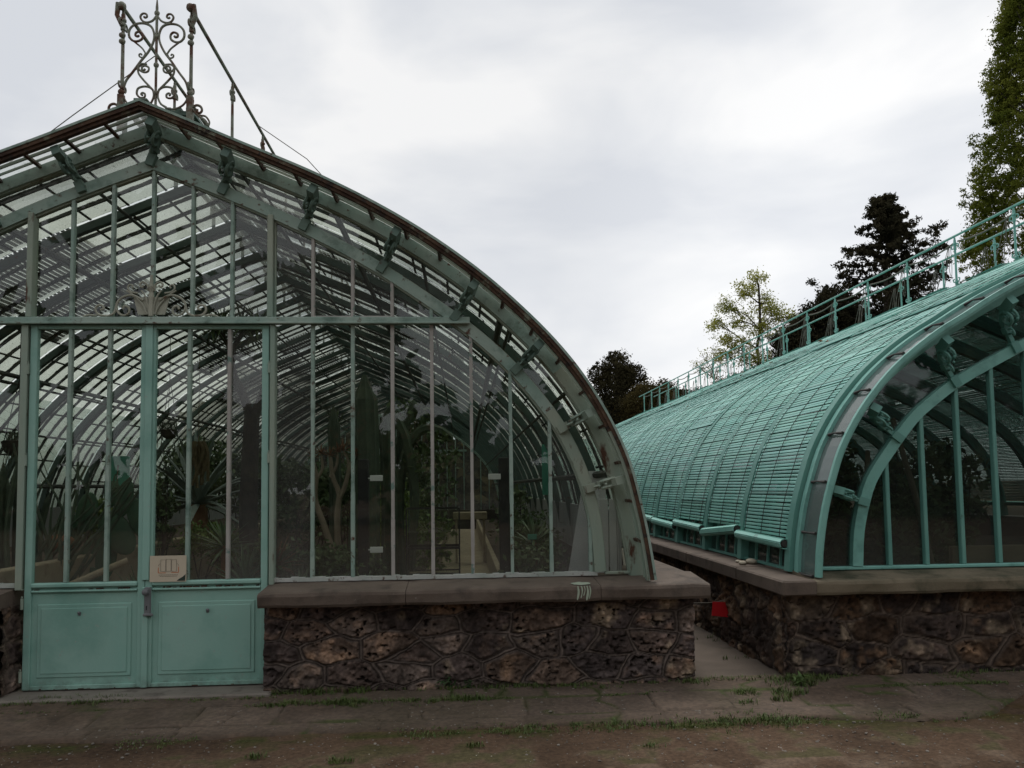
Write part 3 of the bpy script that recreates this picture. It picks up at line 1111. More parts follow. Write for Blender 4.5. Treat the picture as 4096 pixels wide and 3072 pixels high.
    for d in outer:
        for sd in (-1, 1):
            x = cx + sd * d
            zt = zin(x)
            rgx = random.Random(int(d * 100) + (7 if sd > 0 else 0))
            if zt > 2.96 and d < 2.4:
                mb = MB()
                mb.cbox(x - 0.013, x + 0.013, -0.03, 0.012, 2.942, zt + 0.01, 0.004)
                mb.build('glazing_bar', M['bare'] if d < 1.9 and sd > 0 else M['old'], g)
            mb = MB()
            n = 9
            z0, z1 = 0.945, min(zt + 0.01, 2.885)
            for i in range(n):
                a, b = z0 + (z1 - z0) * i / n, z0 + (z1 - z0) * (i + 1) / n
                mb.bar((x, -0.010, a), (x, -0.010, b), 0.026 + rgx.uniform(-.003, .003), 0.042, (0, 1, 0))
            mb.build('glazing_bar', M['bare'] if (sd > 0 and int(d * 100) in (215, 181, 182, 212, 213, 214, 243, 242)) else M['old'], g)
    # putty strips in bare grey round three upper panes
    mb = MB()
    mb.cbox(cx + 1.215, cx + 1.83, -0.036, -0.012, 2.942, 2.956, 0.003)
    mb.build('putty_strip', M['bare'], g)

    def pane(x0, x1, z0, top, mat):
        mb = MB()
        mb.prism(pane_poly(x0, x1, z0, top), 0.002, 0.006)
        a, b = NR.uniform(-.007, .007), NR.uniform(-.0018, .0018)
        xm = (x0 + x1) / 2
        zm2 = (z0 + top(xm)) / 2
        mb.v = [(p[0], p[1] + a * (p[0] - xm) + b * (p[2] - zm2), p[2]) for p in mb.v]
        mb.build('pane', mat, g)
    ex = [cx + sd * d for d in [0, .299, .598] for sd in ((1,) if d == 0 else (-1, 1))] + posts + [cx + sd * d for d in outer for sd in (-1, 1)]
    ex = sorted(ex)
    lim = lambda x: max(2.945, zin(x) + 0.02)
    for a, b in zip(ex[:-1], ex[1:]):
        if max(zin(a), zin(b)) > 2.98:
            pane(a, b, 2.94, lim, M['g_hazy'] if a > -1.8 else M['g_front'])
    lowx = sorted([cx + 0.92] + [cx + d for d in outer] + [cx + 3.40])
    lowr = lambda x: min(2.89, zin(x) + 0.02)
    for k, (a, b) in enumerate(zip(lowx[:-1], lowx[1:])):
        pane(a, b, 0.945, lowr, M['g_hazy'] if k in (0, 7) else M['g_front'])
        pane(2 * cx - b, 2 * cx - a, 0.945, lowr, M['g_front'])
    # side sashes between inner arch foot and rim foot
    for sd in (-1, 1):
        mb = MB()
        mb.cbox(*sorted((cx + sd * 3.46, cx + sd * 3.70)), -0.03, 0.01, 0.925, 0.945, 0.003)
        mb.build('sill_rail', M['old_pale'], g)
    # sill rails with flaking white putty
    for (a, b) in ((cx + 0.905, cx + 3.40), (cx - 3.40, cx - 0.905)):
        mb = MB()
        n = int((b - a) / 0.05)
        rg = random.Random(9)
        for i in range(n):
            x0, x1 = a + (b - a) * i / n, a + (b - a) * (i + 1) / n
            h = 0.948 + rg.uniform(-.004, .006)
            mb.box(x0, x1, -0.032 + rg.uniform(-.004, .004), 0.012, 0.918, h)
        mb.build('sill_rail', surf('flaking_white_putty', (0.32, 0.36, 0.32), (0.5, 0.5, 0.47), 5.0, (0.11, 0.075, 0.055), 12.0, (0.55, 0.62), 0.8, 0.4, 50), g)
    # --- double door
    zb, zm, zt = 0.168, 0.925, 2.885
    for (x0, x1, knobx) in ((cx - 0.885, cx - 0.018, -2.85), (cx - 0.014, cx + 0.885, -1.92)):
        dr = bpy.data.objects.new('door', None)
        COL.objects.link(dr)
        dr.parent = g
        dr.location = (x0 - cx, 0, 0.06)
        w = 0.052
        mb = MB()
        mb.cbox(x0, x0 + w, -0.035, 0.012, zb, zt, 0.004)
        mb.cbox(x1 - w, x1, -0.035, 0.012, zb, zt, 0.004)
        mb.cbox(x0 + w, x1 - w, -0.033, 0.012, zt - 0.03, zt, 0.003)
        mb.cbox(x0 + w, x1 - w, -0.033, 0.012, zb, zb + 0.03, 0.003)
        mb.cbox(x0 + w, x1 - w, -0.048, 0.012, zm - 0.012, zm + 0.022, 0.008)
        mb.cbox(x0 + w, x1 - w, -0.042, 0.010, zm - 0.048, zm - 0.030, 0.006)
        mb.build('frame', M['door'], dr)
        mb = MB()
        mb.box(x0 + w, x1 - w, -0.018, 0.006, zb + 0.03, zm - 0.012)
        q0, q1, r0, r1 = x0 + 0.095, x1 - 0.095, 0.255, 0.79
        mb.cbox(q0, q1, -0.026, -0.016, r0, r1, 0.004)
        mb.cbox(q0 + 0.028, q1 - 0.028, -0.031, -0.024, r0 + 0.028, r1 - 0.028, 0.004)
        mb.build('panel', M['door'], dr)
        # rust creeping along the rail and the foot of the leaf
        mb = MB()
        q = random.Random(int(x0 * 100))
        xx = x0 + w + 0.02
        while xx < x1 - w - 0.03:
            ln = q.uniform(0.008, 0.05)
            if q.random() < (0.75 if x0 > -2.5 else 0.25):
                mb.box(xx, xx + ln, -0.0345, -0.0125, zm - 0.0295, zm - 0.0295 + q.uniform(0.004, 0.012))
            if q.random() < 0.4:
                mb.box(xx, xx + ln, -0.0342, -0.02, zb + 0.001, zb + q.uniform(0.004, 0.014))
            xx += ln + q.uniform(0.0, 0.03)
        mb.build('rust_streak', M['rim_rust'], dr)
        for k in (1, 2):
            x = x0 + (x1 - x0) * k / 3
            mb = MB()
            mb.cbox(x - 0.014, x + 0.014, -0.03, 0.010, zm + 0.022, zt - 0.03, 0.004)
            mb.build('glazing_bar', M['bare'] if (k == 2 and x0 > -2.5) else M['old'], dr)
        for k in range(3):
            a, b = x0 + (x1 - x0) * k / 3, x0 + (x1 - x0) * (k + 1) / 3
            mb = MB()
            mb.box(max(a, x0 + w - 0.01), min(b, x1 - w + 0.01), 0.0, 0.004, zm + 0.015, zt - 0.02)
            mb.build('pane', M['g_hazy'] if (x0 > -2.5 and k == 2) else M['g_front'], dr)
        mb = MB()
        mb.cbox(knobx - 0.011, knobx + 0.011, -0.036, -0.030, 0.705, 0.732, 0.002)
        mb.ball((knobx, -0.043, 0.727), 0.011, 7, 5)
        mb.build('eyelet', M['lock'], dr)
        hx = x0 - 0.006 if x0 < -3 else x1 + 0.006
        for z in (2.55, 1.86, 0.80, 0.27):
            mb = MB()
            mb.tube([(hx, -0.046, z - 0.04), (hx, -0.046, z + 0.04)], 0.011, 8)
            mb.tube([(hx, -0.046, z + 0.045), (hx, -0.046, z + 0.055)], 0.007, 6)
            mb.build('hinge', M['old_pale'], dr)
        if x0 > -2.5:
            mb = MB()
            mb.cbox(x0 + 0.004, x0 + 0.050, -0.062, -0.036, 0.705, 0.905, 0.006)
            mb.ball((x0 + 0.022, -0.085, 0.872), (0.026, 0.022, 0.026), 10, 7)
            mb.tube([(x0 + 0.022, -0.066, 0.872), (x0 + 0.022, -0.09, 0.872)], 0.011, 8)
            mb.cbox(x0 + 0.000, x0 + 0.062, -0.070, -0.040, 0.694, 0.712, 0.004)
            mb.ball((x0 + 0.052, -0.055, 0.700), (0.02, 0.014, 0.012), 8, 5)
            mb.build('lock', M['lock'], dr)
            mb = MB()
            mb.ball((x0 + 0.024, -0.0605, 0.762), (0.007, 0.003, 0.008), 8, 5)
            mb.box(x0 + 0.0205, x0 + 0.0275, -0.0640, -0.0610, 0.738, 0.760)
            mb.build('keyhole', M['black'], dr)
            mb = MB()
            mb.cbox(x0 - 0.018, x0 + 0.028, -0.050, -0.036, zb, zm - 0.02, 0.004)
            mb.cbox(x0 - 0.020, x0 + 0.034, -0.050, -0.036, zm + 0.03, zt, 0.004)
            mb.build('meeting_strip', M['door'], dr)
    # --- wrought crest over the door
    crest(g)
    # --- roof: ribs, purlins, glazed bays
    rg0 = random.Random(2)
    for k in range(1, 21):
        mb = MB()
        y = k * BAY
        arch(mb, H, cx, -0.03, -0.095, y - 0.018, y + 0.018)
        arch(mb, H, cx, -0.095, -0.105, y - 0.032, y + 0.032)
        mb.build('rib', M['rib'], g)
    for sd in (-1, 1):
        for a, r in ((0.75, .016), (1.55, .026), (2.35, .016), (3.15, .030), (3.25, .016), (3.95, .016), (4.72, .030)):
            if a > H.len - 0.2:
                continue
            p, n = H.at(a, -0.118)
            mb = MB()
            mb.tube([(cx + sd * p[0], 0.03, p[1]), (cx + sd * p[0], LEN, p[1])], r, 6)
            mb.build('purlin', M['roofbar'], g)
        for k in range(20):
            y0, y1 = k * BAY + 0.02, (k + 1) * BAY - 0.02
            mb = MB()
            A = mir(H.cut(0.0, H.len, -0.008), cx, sd)
            B = mir(H.cut(0.0, H.len, -0.013), cx, sd)
            mb.strip(A, B, y0, y1, 0)
            for j in (1, 2, 3):
                y = k * BAY + j * BAY / 4 + rg0.uniform(-.006, .006)
                A2 = mir(H.cut(0.02, H.len, -0.015), cx, sd)
                B2 = mir(H.cut(0.02, H.len, -0.036), cx, sd)
                mb.strip(A2, B2, y - 0.011, y + 0.011, 1)
            a = 0.34 + 0.05 * (k % 3)
            while a < H.len - 0.1:
                A3 = mir(H.cut(a, a + 0.02, -0.014, 1), cx, sd)
                B3 = mir(H.cut(a, a + 0.02, -0.024, 1), cx, sd)
                mb.strip(A3, B3, y0, y1, 1)
                a += 0.36
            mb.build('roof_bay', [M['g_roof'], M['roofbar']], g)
    # rolled-out slatted shading near the ridge
    rg = random.Random(21)
    for sd in (-1, 1):
        for k in range(20):
            if k in ((4,) if sd < 0 else (0, 3)):
                continue
            a0 = rg.choice((0.30, 0.9, 1.3))
            a1 = a0 + (rg.choice((0.7, 0.9, 1.3, 1.7)) if sd < 0 else rg.choice((0.6, 0.9, 1.3, 1.7)))
            if k == 0:
                a0, a1 = 1.55, 2.35
            mb = MB()
            a = a0
            while a < a1:
                A = mir(H.cut(a, a + 0.033, 0.022, 1), cx, sd)
                B = mir(H.cut(a, a + 0.033, 0.016, 1), cx, sd)
                mb.strip(A, B, k * BAY + 0.05, (k + 1) * BAY - 0.03)
                a += 0.046
            p, n = H.at(a1, 0.05)
            mb.tube([(cx + sd * p[0], k * BAY + 0.05, p[1]), (cx + sd * p[0], (k + 1) * BAY - 0.03, p[1])], 0.035, 8)
            mb.build('slat_blind', M['slat_old'], g)
    # ridge capping
    mb = MB()
    mb.cbox(cx - 0.05, cx + 0.05, -0.30, LEN, 4.515, 4.535, 0.004)
    mb.tube([(cx, -0.02, 4.545), (cx, 0.1, 4.56)], 0.055, 10)
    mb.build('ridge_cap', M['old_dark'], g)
    # catwalk and its railings
    mb = MB()
    for x in np.linspace(cx - 0.24, cx + 0.24, 7):
        mb.box(x - 0.022, x + 0.022, 0.02, LEN, 4.60, 4.625)
    for k in range(21):
        mb.box(cx - 0.27, cx + 0.27, k * BAY + 0.02, k * BAY + 0.06, 4.565, 4.598)
        for sd in (-1, 1):
            mb.box(cx + sd * 0.255 - 0.014, cx + sd * 0.255 + 0.014, k * BAY + 0.025, k * BAY + 0.055, 4.38, 4.564)
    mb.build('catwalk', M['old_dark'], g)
    railing(g, (cx - 0.262, cx + 0.262), 4.62, 5.41, 0.0, LEN - 0.1, M['iron'], M['rope'], -0.02)
    scroll_panel(g)
    for sd in (-1, 1):
        mb = MB()
        pts = []
        x0, z0 = cx + sd * 0.262, 5.40
        q = [(cx - 0.255, 0.6, 5.37), (cx - 0.93, 0.6, 4.83), (cx - 1.9, 0.6, 4.03)] if sd < 0 else [(cx + 0.262, 1.9, 5.40), (cx + 0.76, 2.0, 5.08), (cx + 1.7, 2.1, 4.05)]
        mb.tube(q, 0.0045, 5)
        mb.build('stay_wire', M['rope'], g)
    # far gable
    mb = MB()
    arch(mb, H, cx, -0.03, -0.13, LEN - 0.03, LEN + 0.03)
    mb.cbox(cx - 2.5, cx + 2.5, LEN - 0.04, LEN + 0.04, 2.87, 2.94, 0.004)
    for k in range(-11, 12):
        x = cx + k * 0.3
        zt = H.z_at(abs(x - cx)) - 0.1
        mb.box(x - 0.016, x + 0.016, LEN - 0.03, LEN + 0.02, 0.8, zt)
    mb.build('far_gable_frame', M['old'], g)
    mb = MB()
    arch_poly = mir(H.off(-0.1)[::-1], cx, -1) + mir(H.off(-0.1)[1:], cx, 1)
    mb.prism([(cx - 3.7, 0.8)] + arch_poly + [(cx + 3.7, 0.8)], LEN + 0.025, LEN + 0.03)
    mb.build('far_gable_pane', M['g_hazy'], g)
    # grey boarding inside along the long walls
    for sd in (-1, 1):
        mb = MB()
        x = cx + sd * 3.66
        y = 0.35
        while y < LEN - 0.3:
            mb.cbox(x - 0.012, x + 0.012, y, y + 0.265, 0.80, 1.40, 0.004)
            y += 0.27
        mb.build('side_boarding', surf('grey_boarding', (0.30, 0.31, 0.31), (0.38, 0.385, 0.38), 3.0, (0.2, 0.2, 0.19), 6, (0.55, 0.7), 0.7, 0.1, stretch=(1, 1, 0.3)), g)
    return g


def spiral(c, r0, r1, a0, turns, n=30, e1=(1, 0), e2=(0, 1)):
    out = []
    for k in range(n + 1):
        t = k / n
        r = r0 + (r1 - r0) * t
        a = a0 + turns * 2 * math.pi * t
        out.append((c[0] + r * math.cos(a), c[1] + r * math.sin(a)))
    return out


def cr_curve(P, n=8):
    P = [np.array(p, float) for p in P]
    P = [2 * P[0] - P[1]] + P + [2 * P[-1] - P[-2]]
    out = []
    for i in range(1, len(P) - 2):
        a, b, c, d = P[i - 1:i + 3]
        for t in np.linspace(0, 1, n, endpoint=False):
            out.append(0.5 * ((2 * b) + (c - a) * t + (2 * a - 5 * b + 4 * c - d) * t * t + (3 * b - a - 3 * c + d) * t ** 3))
    out.append(P[-2])
    return [tuple(p) for p in out]


# scrolls of the end panel, half figure: (sideways from the spindle, up), in units of the panel drawing
SCROLLS = [
    # upper heart: outer volute -> over the top -> down crossing to the lower side
    [(-0.145, 0.805), (-0.165, 0.822), (-0.182, 0.808), (-0.180, 0.785), (-0.158, 0.768), (-0.130, 0.776), (-0.112, 0.808), (-0.122, 0.840), (-0.150, 0.855), (-0.185, 0.845), (-0.205, 0.81), (-0.212, 0.86)],
    [(-0.150, 0.558), (-0.143, 0.57), (-0.130, 0.57), (-0.122, 0.552), (-0.135, 0.535), (-0.155, 0.545), (-0.150, 0.590), (-0.11, 0.64), (-0.04, 0.69), (0.0, 0.72)],
]


def scroll_panel(g):
    cx = CXL
    y = -0.015
    k = 0.000715
    C = lambda x, z: (x, z)
    base = 4.61

    def P(zx, zy):           # drawing units of the panel -> plane of the panel
        return ((zx - 645) * k, base + (1090 - zy) * k)
    mb = MB()

    def run(pts, r=0.0095, mirror=True):
        for s in ((1, -1) if mirror else (1,)):
            mb.tube([(cx + s * p[0], y, p[1]) for p in cr_curve(pts, 6)], r, 6)
    # heart: from the foot of the post up, crossing inwards, round the top and into the volute
    run([P(300, 900), P(330, 800), P(400, 700), P(480, 580), P(560, 470), P(610, 360), P(618, 270), P(585, 185), P(510, 150), P(420, 160), P(360, 215),
         P(350, 290), P(385, 345), P(440, 355), P(490, 325), P(495, 275), P(465, 245), P(425, 258), P(420, 290), P(445, 300), P(455, 285)])
    run([P(348, 310), P(420, 370), P(490, 430), P(530, 490)], 0.007)
    run([P(530, 490), P(505, 535), P(470, 530), P(462, 505), P(480, 495), P(490, 510)], 0.007)
    # lower lyre: volute, waist, meeting at the spindle, then the bottom curl
    run([P(530, 665), P(515, 680), P(495, 670), P(500, 640), P(530, 630), P(565, 650), P(560, 690), P(520, 705), P(470, 680), P(455, 640), P(490, 610), P(545, 612)], 0.0085)
    run([P(450, 650), P(460, 720), P(520, 800), P(580, 865), P(615, 910), P(622, 980), P(590, 1055), P(530, 1095)], 0.0085)
    run([P(615, 900), P(570, 870), P(510, 865), P(455, 890), P(445, 950), P(480, 990), P(525, 985), P(530, 950), P(505, 935), P(490, 950), P(505, 965)], 0.0085)
    # crown above: paired curls rising to the finial
    run([P(640, 60), P(600, 115), P(540, 138), P(490, 120), P(468, 75), P(490, 40), P(525, 40), P(540, 68), P(520, 85), P(505, 72)], 0.0085)
    # bottom big loops out to the posts
    run([P(300, 955), P(320, 1020), P(365, 1075), P(440, 1110), P(520, 1105), P(590, 1060)], 0.008)
    # feet outside the posts
    run([P(250, 1085), P(205, 1065), P(165, 1080), P(150, 1120), P(170, 1150), P(200, 1140), P(200, 1110)], 0.010)
    run([P(250, 1120), P(180, 1190), P(120, 1230), P(80, 1290)], 0.010)
    run([P(170, 1180), P(110, 1190), P(70, 1250), P(80, 1300)], 0.008)
    # spindle with collars and finial
    mb.tube([(cx, y, P(0, 1110)[1]), (cx, y, P(0, -40)[1]), (cx, y, P(0, -150)[1])], [0.010, 0.011, 0.003], 7)
    for zy in (1095, 935, 300, 620, 30):
        mb.ball((cx, y, P(0, zy)[1]), (0.022, 0.018, 0.022), 8, 6)
    for s in (-1, 1):
        for zy in (930, 290, 360):
            mb.ball((cx + s * 0.262, y, P(0, zy)[1]), (0.027, 0.022, 0.022), 8, 6)
        mb.bar((cx + s * 0.262, y, 4.42), (cx + s * 0.262, y, 4.70), 0.045, 0.04)
        mb.tube([(cx + s * 0.262, y, 5.26), (cx + s * 0.30, y - 0.01, 5.34), (cx + s * 0.285, y - 0.02, 5.43)], [0.02, 0.018, 0.022], 7)
    mb.build('scroll_panel', M['iron'], g)


def crest(g):
    cx, y = CXL, -0.04
    mb = MB()

    def run(pts, r=0.008):
        for s in (1, -1):
            mb.tube([(cx + s * p[0], y, 2.945 + p[1]) for p in cr_curve(pts, 6)], r, 6)
    # shell plaque with fan ribs
    mb.prism([(cx - 0.10, 2.965), (cx + 0.10, 2.965), (cx + 0.135, 3.10), (cx - 0.135, 3.10)], y + 0.008, y + 0.016)
    for q in (0.04, 0.11):
        run([(0.012 + q * 0.15, 0.02), (q * 0.55, 0.09), (q * 1.1, 0.16), (q * 1.6 + 0.01, 0.205)], 0.0065)
    run([(0.10, 0.185), (0.15, 0.195), (0.175, 0.225), (0.16, 0.25), (0.138, 0.24), (0.145, 0.222)], 0.007)
    run([(0.02, 0.2), (0.03, 0.25), (0.065, 0.27), (0.085, 0.25), (0.07, 0.23), (0.055, 0.245)], 0.008)
    run([(0.06, 0.13), (0.14, 0.168), (0.215, 0.15), (0.255, 0.10), (0.245, 0.04), (0.205, 0.012), (0.165, 0.03), (0.165, 0.07), (0.195, 0.085), (0.21, 0.06)], 0.009)
    run([(0.255, 0.09), (0.275, 0.03), (0.33, 0.005)], 0.010)
    run([(0.33, 0.008), (0.38, 0.015), (0.41, 0.05), (0.40, 0.085), (0.365, 0.09), (0.35, 0.065), (0.375, 0.055)], 0.009)
    run([(0.40, 0.01), (0.46, 0.015), (0.50, 0.002)], 0.008)
    mb.tube([(cx, y, 2.95), (cx, y, 3.18), (cx, y, 3.27)], [0.02, 0.016, 0.01], 8)
    mb.ball((cx, y, 3.18), (0.02, 0.02, 0.03), 8, 6)
    mb.ball((cx, y, 3.10), (0.022, 0.02, 0.05), 8, 6)
    mb.build('crest', surf('grey_green_crest', (0.27, 0.285, 0.225), (0.36, 0.36, 0.29), 12.0, (0.11, 0.075, 0.045), 8.0, (0.60, 0.70), 0.7, 0.3, 60), g)


# ================================================================== repainted glasshouse
def build_right():
    g = thing('greenhouse', 'freshly painted teal glasshouse with slatted blinds over its curved roof', 'greenhouse', (CXR, 0, 0.1))
    cx, H, HI = CXR, SKIN_R, INNER_R
    core = MB()
    core.box(2.46, 10.87, -0.185, 0.14, 0.05, 0.80)
    core.box(2.53, 2.85, 0.14, LEN, 0.05, 0.80)
    core.box(10.55, 10.87, 0.14, LEN, 0.05, 0.80)
    core.box(2.85, 10.55, LEN - 0.2, LEN, 0.05, 0.80)
    core.build('plinth_core', M['wallback'], g)
    stone_face(g, 'rubble_wall', (2.415, -0.175), (1, 0), (0, -1), 3.68, 0.02, 0.79, 13, PAL_R, (0.058, 0.046, 0.038), 0.010, (0.36, 0.2))
    stone_face(g, 'rubble_wall', (2.465, -0.222), (0, 1), (-1, 0), 9.03, 0.02, 0.79, 16, PAL_R, (0.045, 0.038, 0.033), 0.013, (0.30, 0.19))
    coping_front(g, 2.62, 11.05, -0.385, M['coping_moss'], splits=(4.9, 6.4, 8.0))
    mb = MB()
    # dark corner block and long side coping
    mb.cbox(2.355, 2.616, -0.392, 0.60, 0.775, 0.888, 0.012)
    mb.cbox(2.616, 2.84, 0.122, 0.60, 0.775, 0.90, 0.004)
    y = 0.604
    while y < LEN:
        mb.cbox(2.358, 2.84, y, min(y + 1.5, LEN + 0.3), 0.775, 0.892, 0.012)
        y += 1.504
    mb.cbox(10.55, 11.05, 0.122, LEN + 0.3, 0.775, 0.892, 0.012)
    mb.build('side_coping', M['coping'], g)
    mb = MB()
    arch(mb, H, cx, 0.016, -0.018, -0.325, -0.290)
    mb.build('rim', M['new'], g)
    mb = MB()
    arch(mb, H, cx, -0.018, -0.036, -0.312, -0.27)
    mb.build('rim_lip', M['new'], g)
    mb = MB()
    arch(mb, H, cx, 0.035, -0.125, -0.035, 0.03)
    mb.build('arch_rib', M['new'], g)
    mb = MB()
    arch(mb, HI, cx, 0.0, -0.085, -0.05, 0.03)
    mb.build('inner_arch', M['new'], g)
    for sd in (-1, 1):
        a = 0.02
        while a < H.len - 0.05:
            b = min(a + 0.40, H.len)
            mb = MB()
            mb.strip(mir(H.cut(a + 0.003, b - 0.003, 0.008, 4), cx, sd), mir(H.cut(a + 0.003, b - 0.003, 0.003, 4), cx, sd), -0.289, -0.036)
            mb.build('overhang_pane', M['g_new_over'], g)
            p, n = H.at(b, 0.022)
            mb = MB()
            mb.tube([(cx + sd * p[0], -0.275, p[1]), (cx + sd * (p[0] + n[0] * .015), -0.16, p[1] + n[1] * .015), (cx + sd * p[0], -0.05, p[1])], [0.014, 0.006, 0.014], 6)
            mb.build('pane_clip', M['cord'], g)
            a = b
    for d in (3.55, 3.24, 2.73, 2.20, 1.6, 1.0, 0.4):
        for sd in (-1, 1):
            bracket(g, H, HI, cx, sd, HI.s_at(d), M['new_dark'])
    n = 10
    for sd in (-1, 1):
        for i in range(n):
            A = mir(H.cut(i / n * H.len, (i + 1) / n * H.len, -0.12, 6), cx, sd)
            B = mir(HI.cut(i / n * HI.len, (i + 1) / n * HI.len, 0.0, 6), cx, sd)
            mb = MB()
            mb.strip(A, B, 0.004, 0.008)
            mb.build('arch_pane', M['g_new'], g)
    zin = lambda x: HI.z_at(abs(x - cx)) - 0.08
    xs = [3.39 + 0.305 * k for k in range(22)]
    for x in xs:
        mb = MB()
        mb.cbox(x - 0.017, x + 0.017, -0.04, 0.012, 0.945, zin(x) + 0.01, 0.005)
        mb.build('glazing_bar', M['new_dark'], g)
    ed = [3.10] + xs + [10.3]
    for a, b in zip(ed[:-1], ed[1:]):
        mb = MB()
        mb.prism(pane_poly(a, b, 0.94, lambda x: zin(x) + 0.02), 0.002, 0.006)
        mb.build('pane', M['g_new'], g)
    mb = MB()
    mb.cbox(2.66, 10.74, -0.045, 0.012, 0.918, 0.946, 0.006)
    mb.build('sill_rail', M['new'], g)
    # roof ribs, roof glass
    y0r = 0.10
    for k in range(20):
        y = y0r + k * BAY
        mb = MB()
        arch(mb, H, cx, 0.066, -0.10, y - 0.050, y + 0.050)
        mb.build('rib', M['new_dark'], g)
    mb = MB()
    for sd in (-1, 1):
        mb.strip(mir(H.cut(0.0, H.len, -0.006), cx, sd), mir(H.cut(0.0, H.len, -0.011), cx, sd), 0.03, LEN)
    mb.build('roof_glass', M['g_new'], g)
    for k in range(20):
        for j in (1, 2, 3):
            y = y0r + (k + j / 4) * BAY
            mb = MB()
            mb.strip(mir(H.cut(H.len - 0.75, H.len, 0.012, 8), cx, -1), mir(H.cut(H.len - 0.75, H.len, -0.005, 8), cx, -1), y - 0.012, y + 0.012)
            if k < 12:
                mb.build('eaves_bar', M['new_dark'], g)
    mb = MB()
    mb.strip(mir(H.cut(H.len - 0.02, H.len, 0.03, 1), cx, -1), mir(H.cut(H.len - 0.02, H.len, -0.02, 1), cx, -1), 0.05, LEN)
    mb.build('eaves_rail', M['new_dark'], g)
    # blinds, one per bay and slope
    rg = random.Random(5)
    for sd in (-1, 1):
        for k in range(20):
            ya, yb = y0r + k * BAY + 0.035, y0r + (k + 1) * BAY - 0.035
            end = H.len - 0.26 + rg.uniform(-0.025, 0.025)
            split = 2.55 + rg.uniform(-0.06, 0.06)
            sag = rg.uniform(-.008, .012)
            mb = MB()
            tone = []
            a = 0.42
            pit = 0.0312
            while a < end - 0.03:
                up = a < split
                off = 0.062 + (0.022 if up else 0.0) + rg.uniform(-.004, .004) + (rg.uniform(.003, .007) if rg.random() < 0.03 else 0) + sag * math.sin(a * 2.1)
                gp = -0.030 if up else 0.002 + 0.030 * (a - split) / (end - split)
                e0 = ya + gp + rg.uniform(-.005, .005)
                e1 = yb - gp + rg.uniform(-.005, .005)
                skew = rg.uniform(-.002, .002)
                w = pit * 0.69
                p0, n0 = H.at(a, off)
                p1, n1 = H.at(a + w, off)
                pm, nm = H.at(a + w / 2, off + 0.0012)
                ring = [p0, pm, p1, p1 - n1 * 0.007, p0 - n0 * 0.007]
                vs = []
                for (yy, sg) in ((e0, -1), (e1, 1)):
                    for q in ring:
                        vs.append((cx + sd * q[0], yy, q[1] + sg * skew))
                mb.add(vs, [(0, 1, 6, 5), (1, 2, 7, 6), (2, 3, 8, 7), (3, 4, 9, 8), (4, 0, 5, 9), (4, 3, 2, 1, 0), (5, 6, 7, 8, 9)], 0)
                q = rg.uniform(0.86, 1.10) * (rg.uniform(0.6, 0.85) if rg.random() < 0.03 else 1)
                tone += [(q, q * rg.uniform(.97, 1.02), q * rg.uniform(.97, 1.03), 1)] * 10
                a += pit
            # chains along the slope
            for f in (0.13, 0.52, 0.90):
                y = ya + (yb - ya) * f
                pts = []
                for b in np.linspace(0.42, end, 60):
                    p, n = H.at(b, 0.082 if b < split else 0.074)
                    pts.append((cx + sd * p[0], y + 0.004 * math.sin(b * 9 + k), p[1]))
                mb.tube(pts, 0.0032, 4, 1)
            # upper valance board and the rolled hem
            p, n = H.at(end + 0.035, 0.085)
            A = MB()
            tilt = -0.045 if k == 1 else rg.uniform(-.02, .02)
            c0 = Vector((cx + sd * p[0], ya - 0.02, p[1] - tilt))
            c1 = Vector((cx + sd * p[0], yb + 0.02, p[1] + tilt))
            o = len(mb.v)
            pts, nn = [], 9
            ringv = []
            for c in (c0, c1):
                for j in range(nn):
                    an = 2 * math.pi * j / nn + 0.2
                    r = 0.038
                    ringv.append(c + Vector((math.cos(an) * r, 0, math.sin(an) * r)))
            fs = []
            for j in range(nn):
                fs.append((j, (j + 1) % nn, nn + (j + 1) % nn, nn + j))
            mb.add(ringv, fs, 0)
            # wound slats seen end-on
            for c, s in ((c0, -1), (c1, 1)):
                mb.tube([c + Vector((0, -s * 0.02, 0)), c + Vector((0, s * 0.004, 0))], [0.035, 0.026], 9, 1)
            for j in range(6):
                an = 2 * math.pi * j / 6 + rg.uniform(0, .4)
                d = Vector((math.cos(an), 0, math.sin(an)))
                mb.bar(c0 + d * 0.039, c1 + d * 0.039, 0.032, 0.006, d, 0)
            tone += [(1, 1, 1, 1)] * (len(mb.v) - len(tone))
            mb.build('slat_blind', [M['slat'], M['cord']], g, attr=tone)
    # ridge boards, folded blind ends, catwalk, railing
    mb = MB()
    for sd in (-1, 1):
        mb.strip(mir(H.cut(0.02, 0.40, 0.060, 4), cx, sd), mir(H.cut(0.02, 0.40, 0.045, 4), cx, sd), -0.25, LEN)
    mb.build('ridge_board', M['new'], g)
    rg = random.Random(31)
    for k in range(20):
        mb = MB()
        y = y0r + k * BAY
        for q in range(3):
            a = 0.36 + q * 0.05
            p, n = H.at(a, 0.10 + 0.01 * q)
            p2, _ = H.at(a + rg.uniform(.05, .12), 0.10)
            mb.bar((cx - p[0], y + 0.10 + rg.uniform(0, .05), p[1]), (cx - p2[0], y + BAY - 0.25 - rg.uniform(0, .25), p2[1]), 0.035, 0.010, (-n[0], 0, n[1]))
        mb.build('loose_batten', M['new_dark'], g)
    mb = MB()
    for x in np.linspace(cx - 0.14, cx + 0.14, 5):
        mb.box(x - 0.025, x + 0.025, 0.02, LEN, 4.165, 4.18)
    for k in range(20):
        mb.box(cx - 0.28, cx + 0.28, 0.22 + k * BAY - 0.02, 0.22 + k * BAY + 0.02, 4.145, 4.163)
        for sd in (-1, 1):
            mb.box(cx + sd * 0.24 - 0.014, cx + sd * 0.24 + 0.014, 0.22 + k * BAY - 0.014, 0.22 + k * BAY + 0.014, 4.03, 4.144)
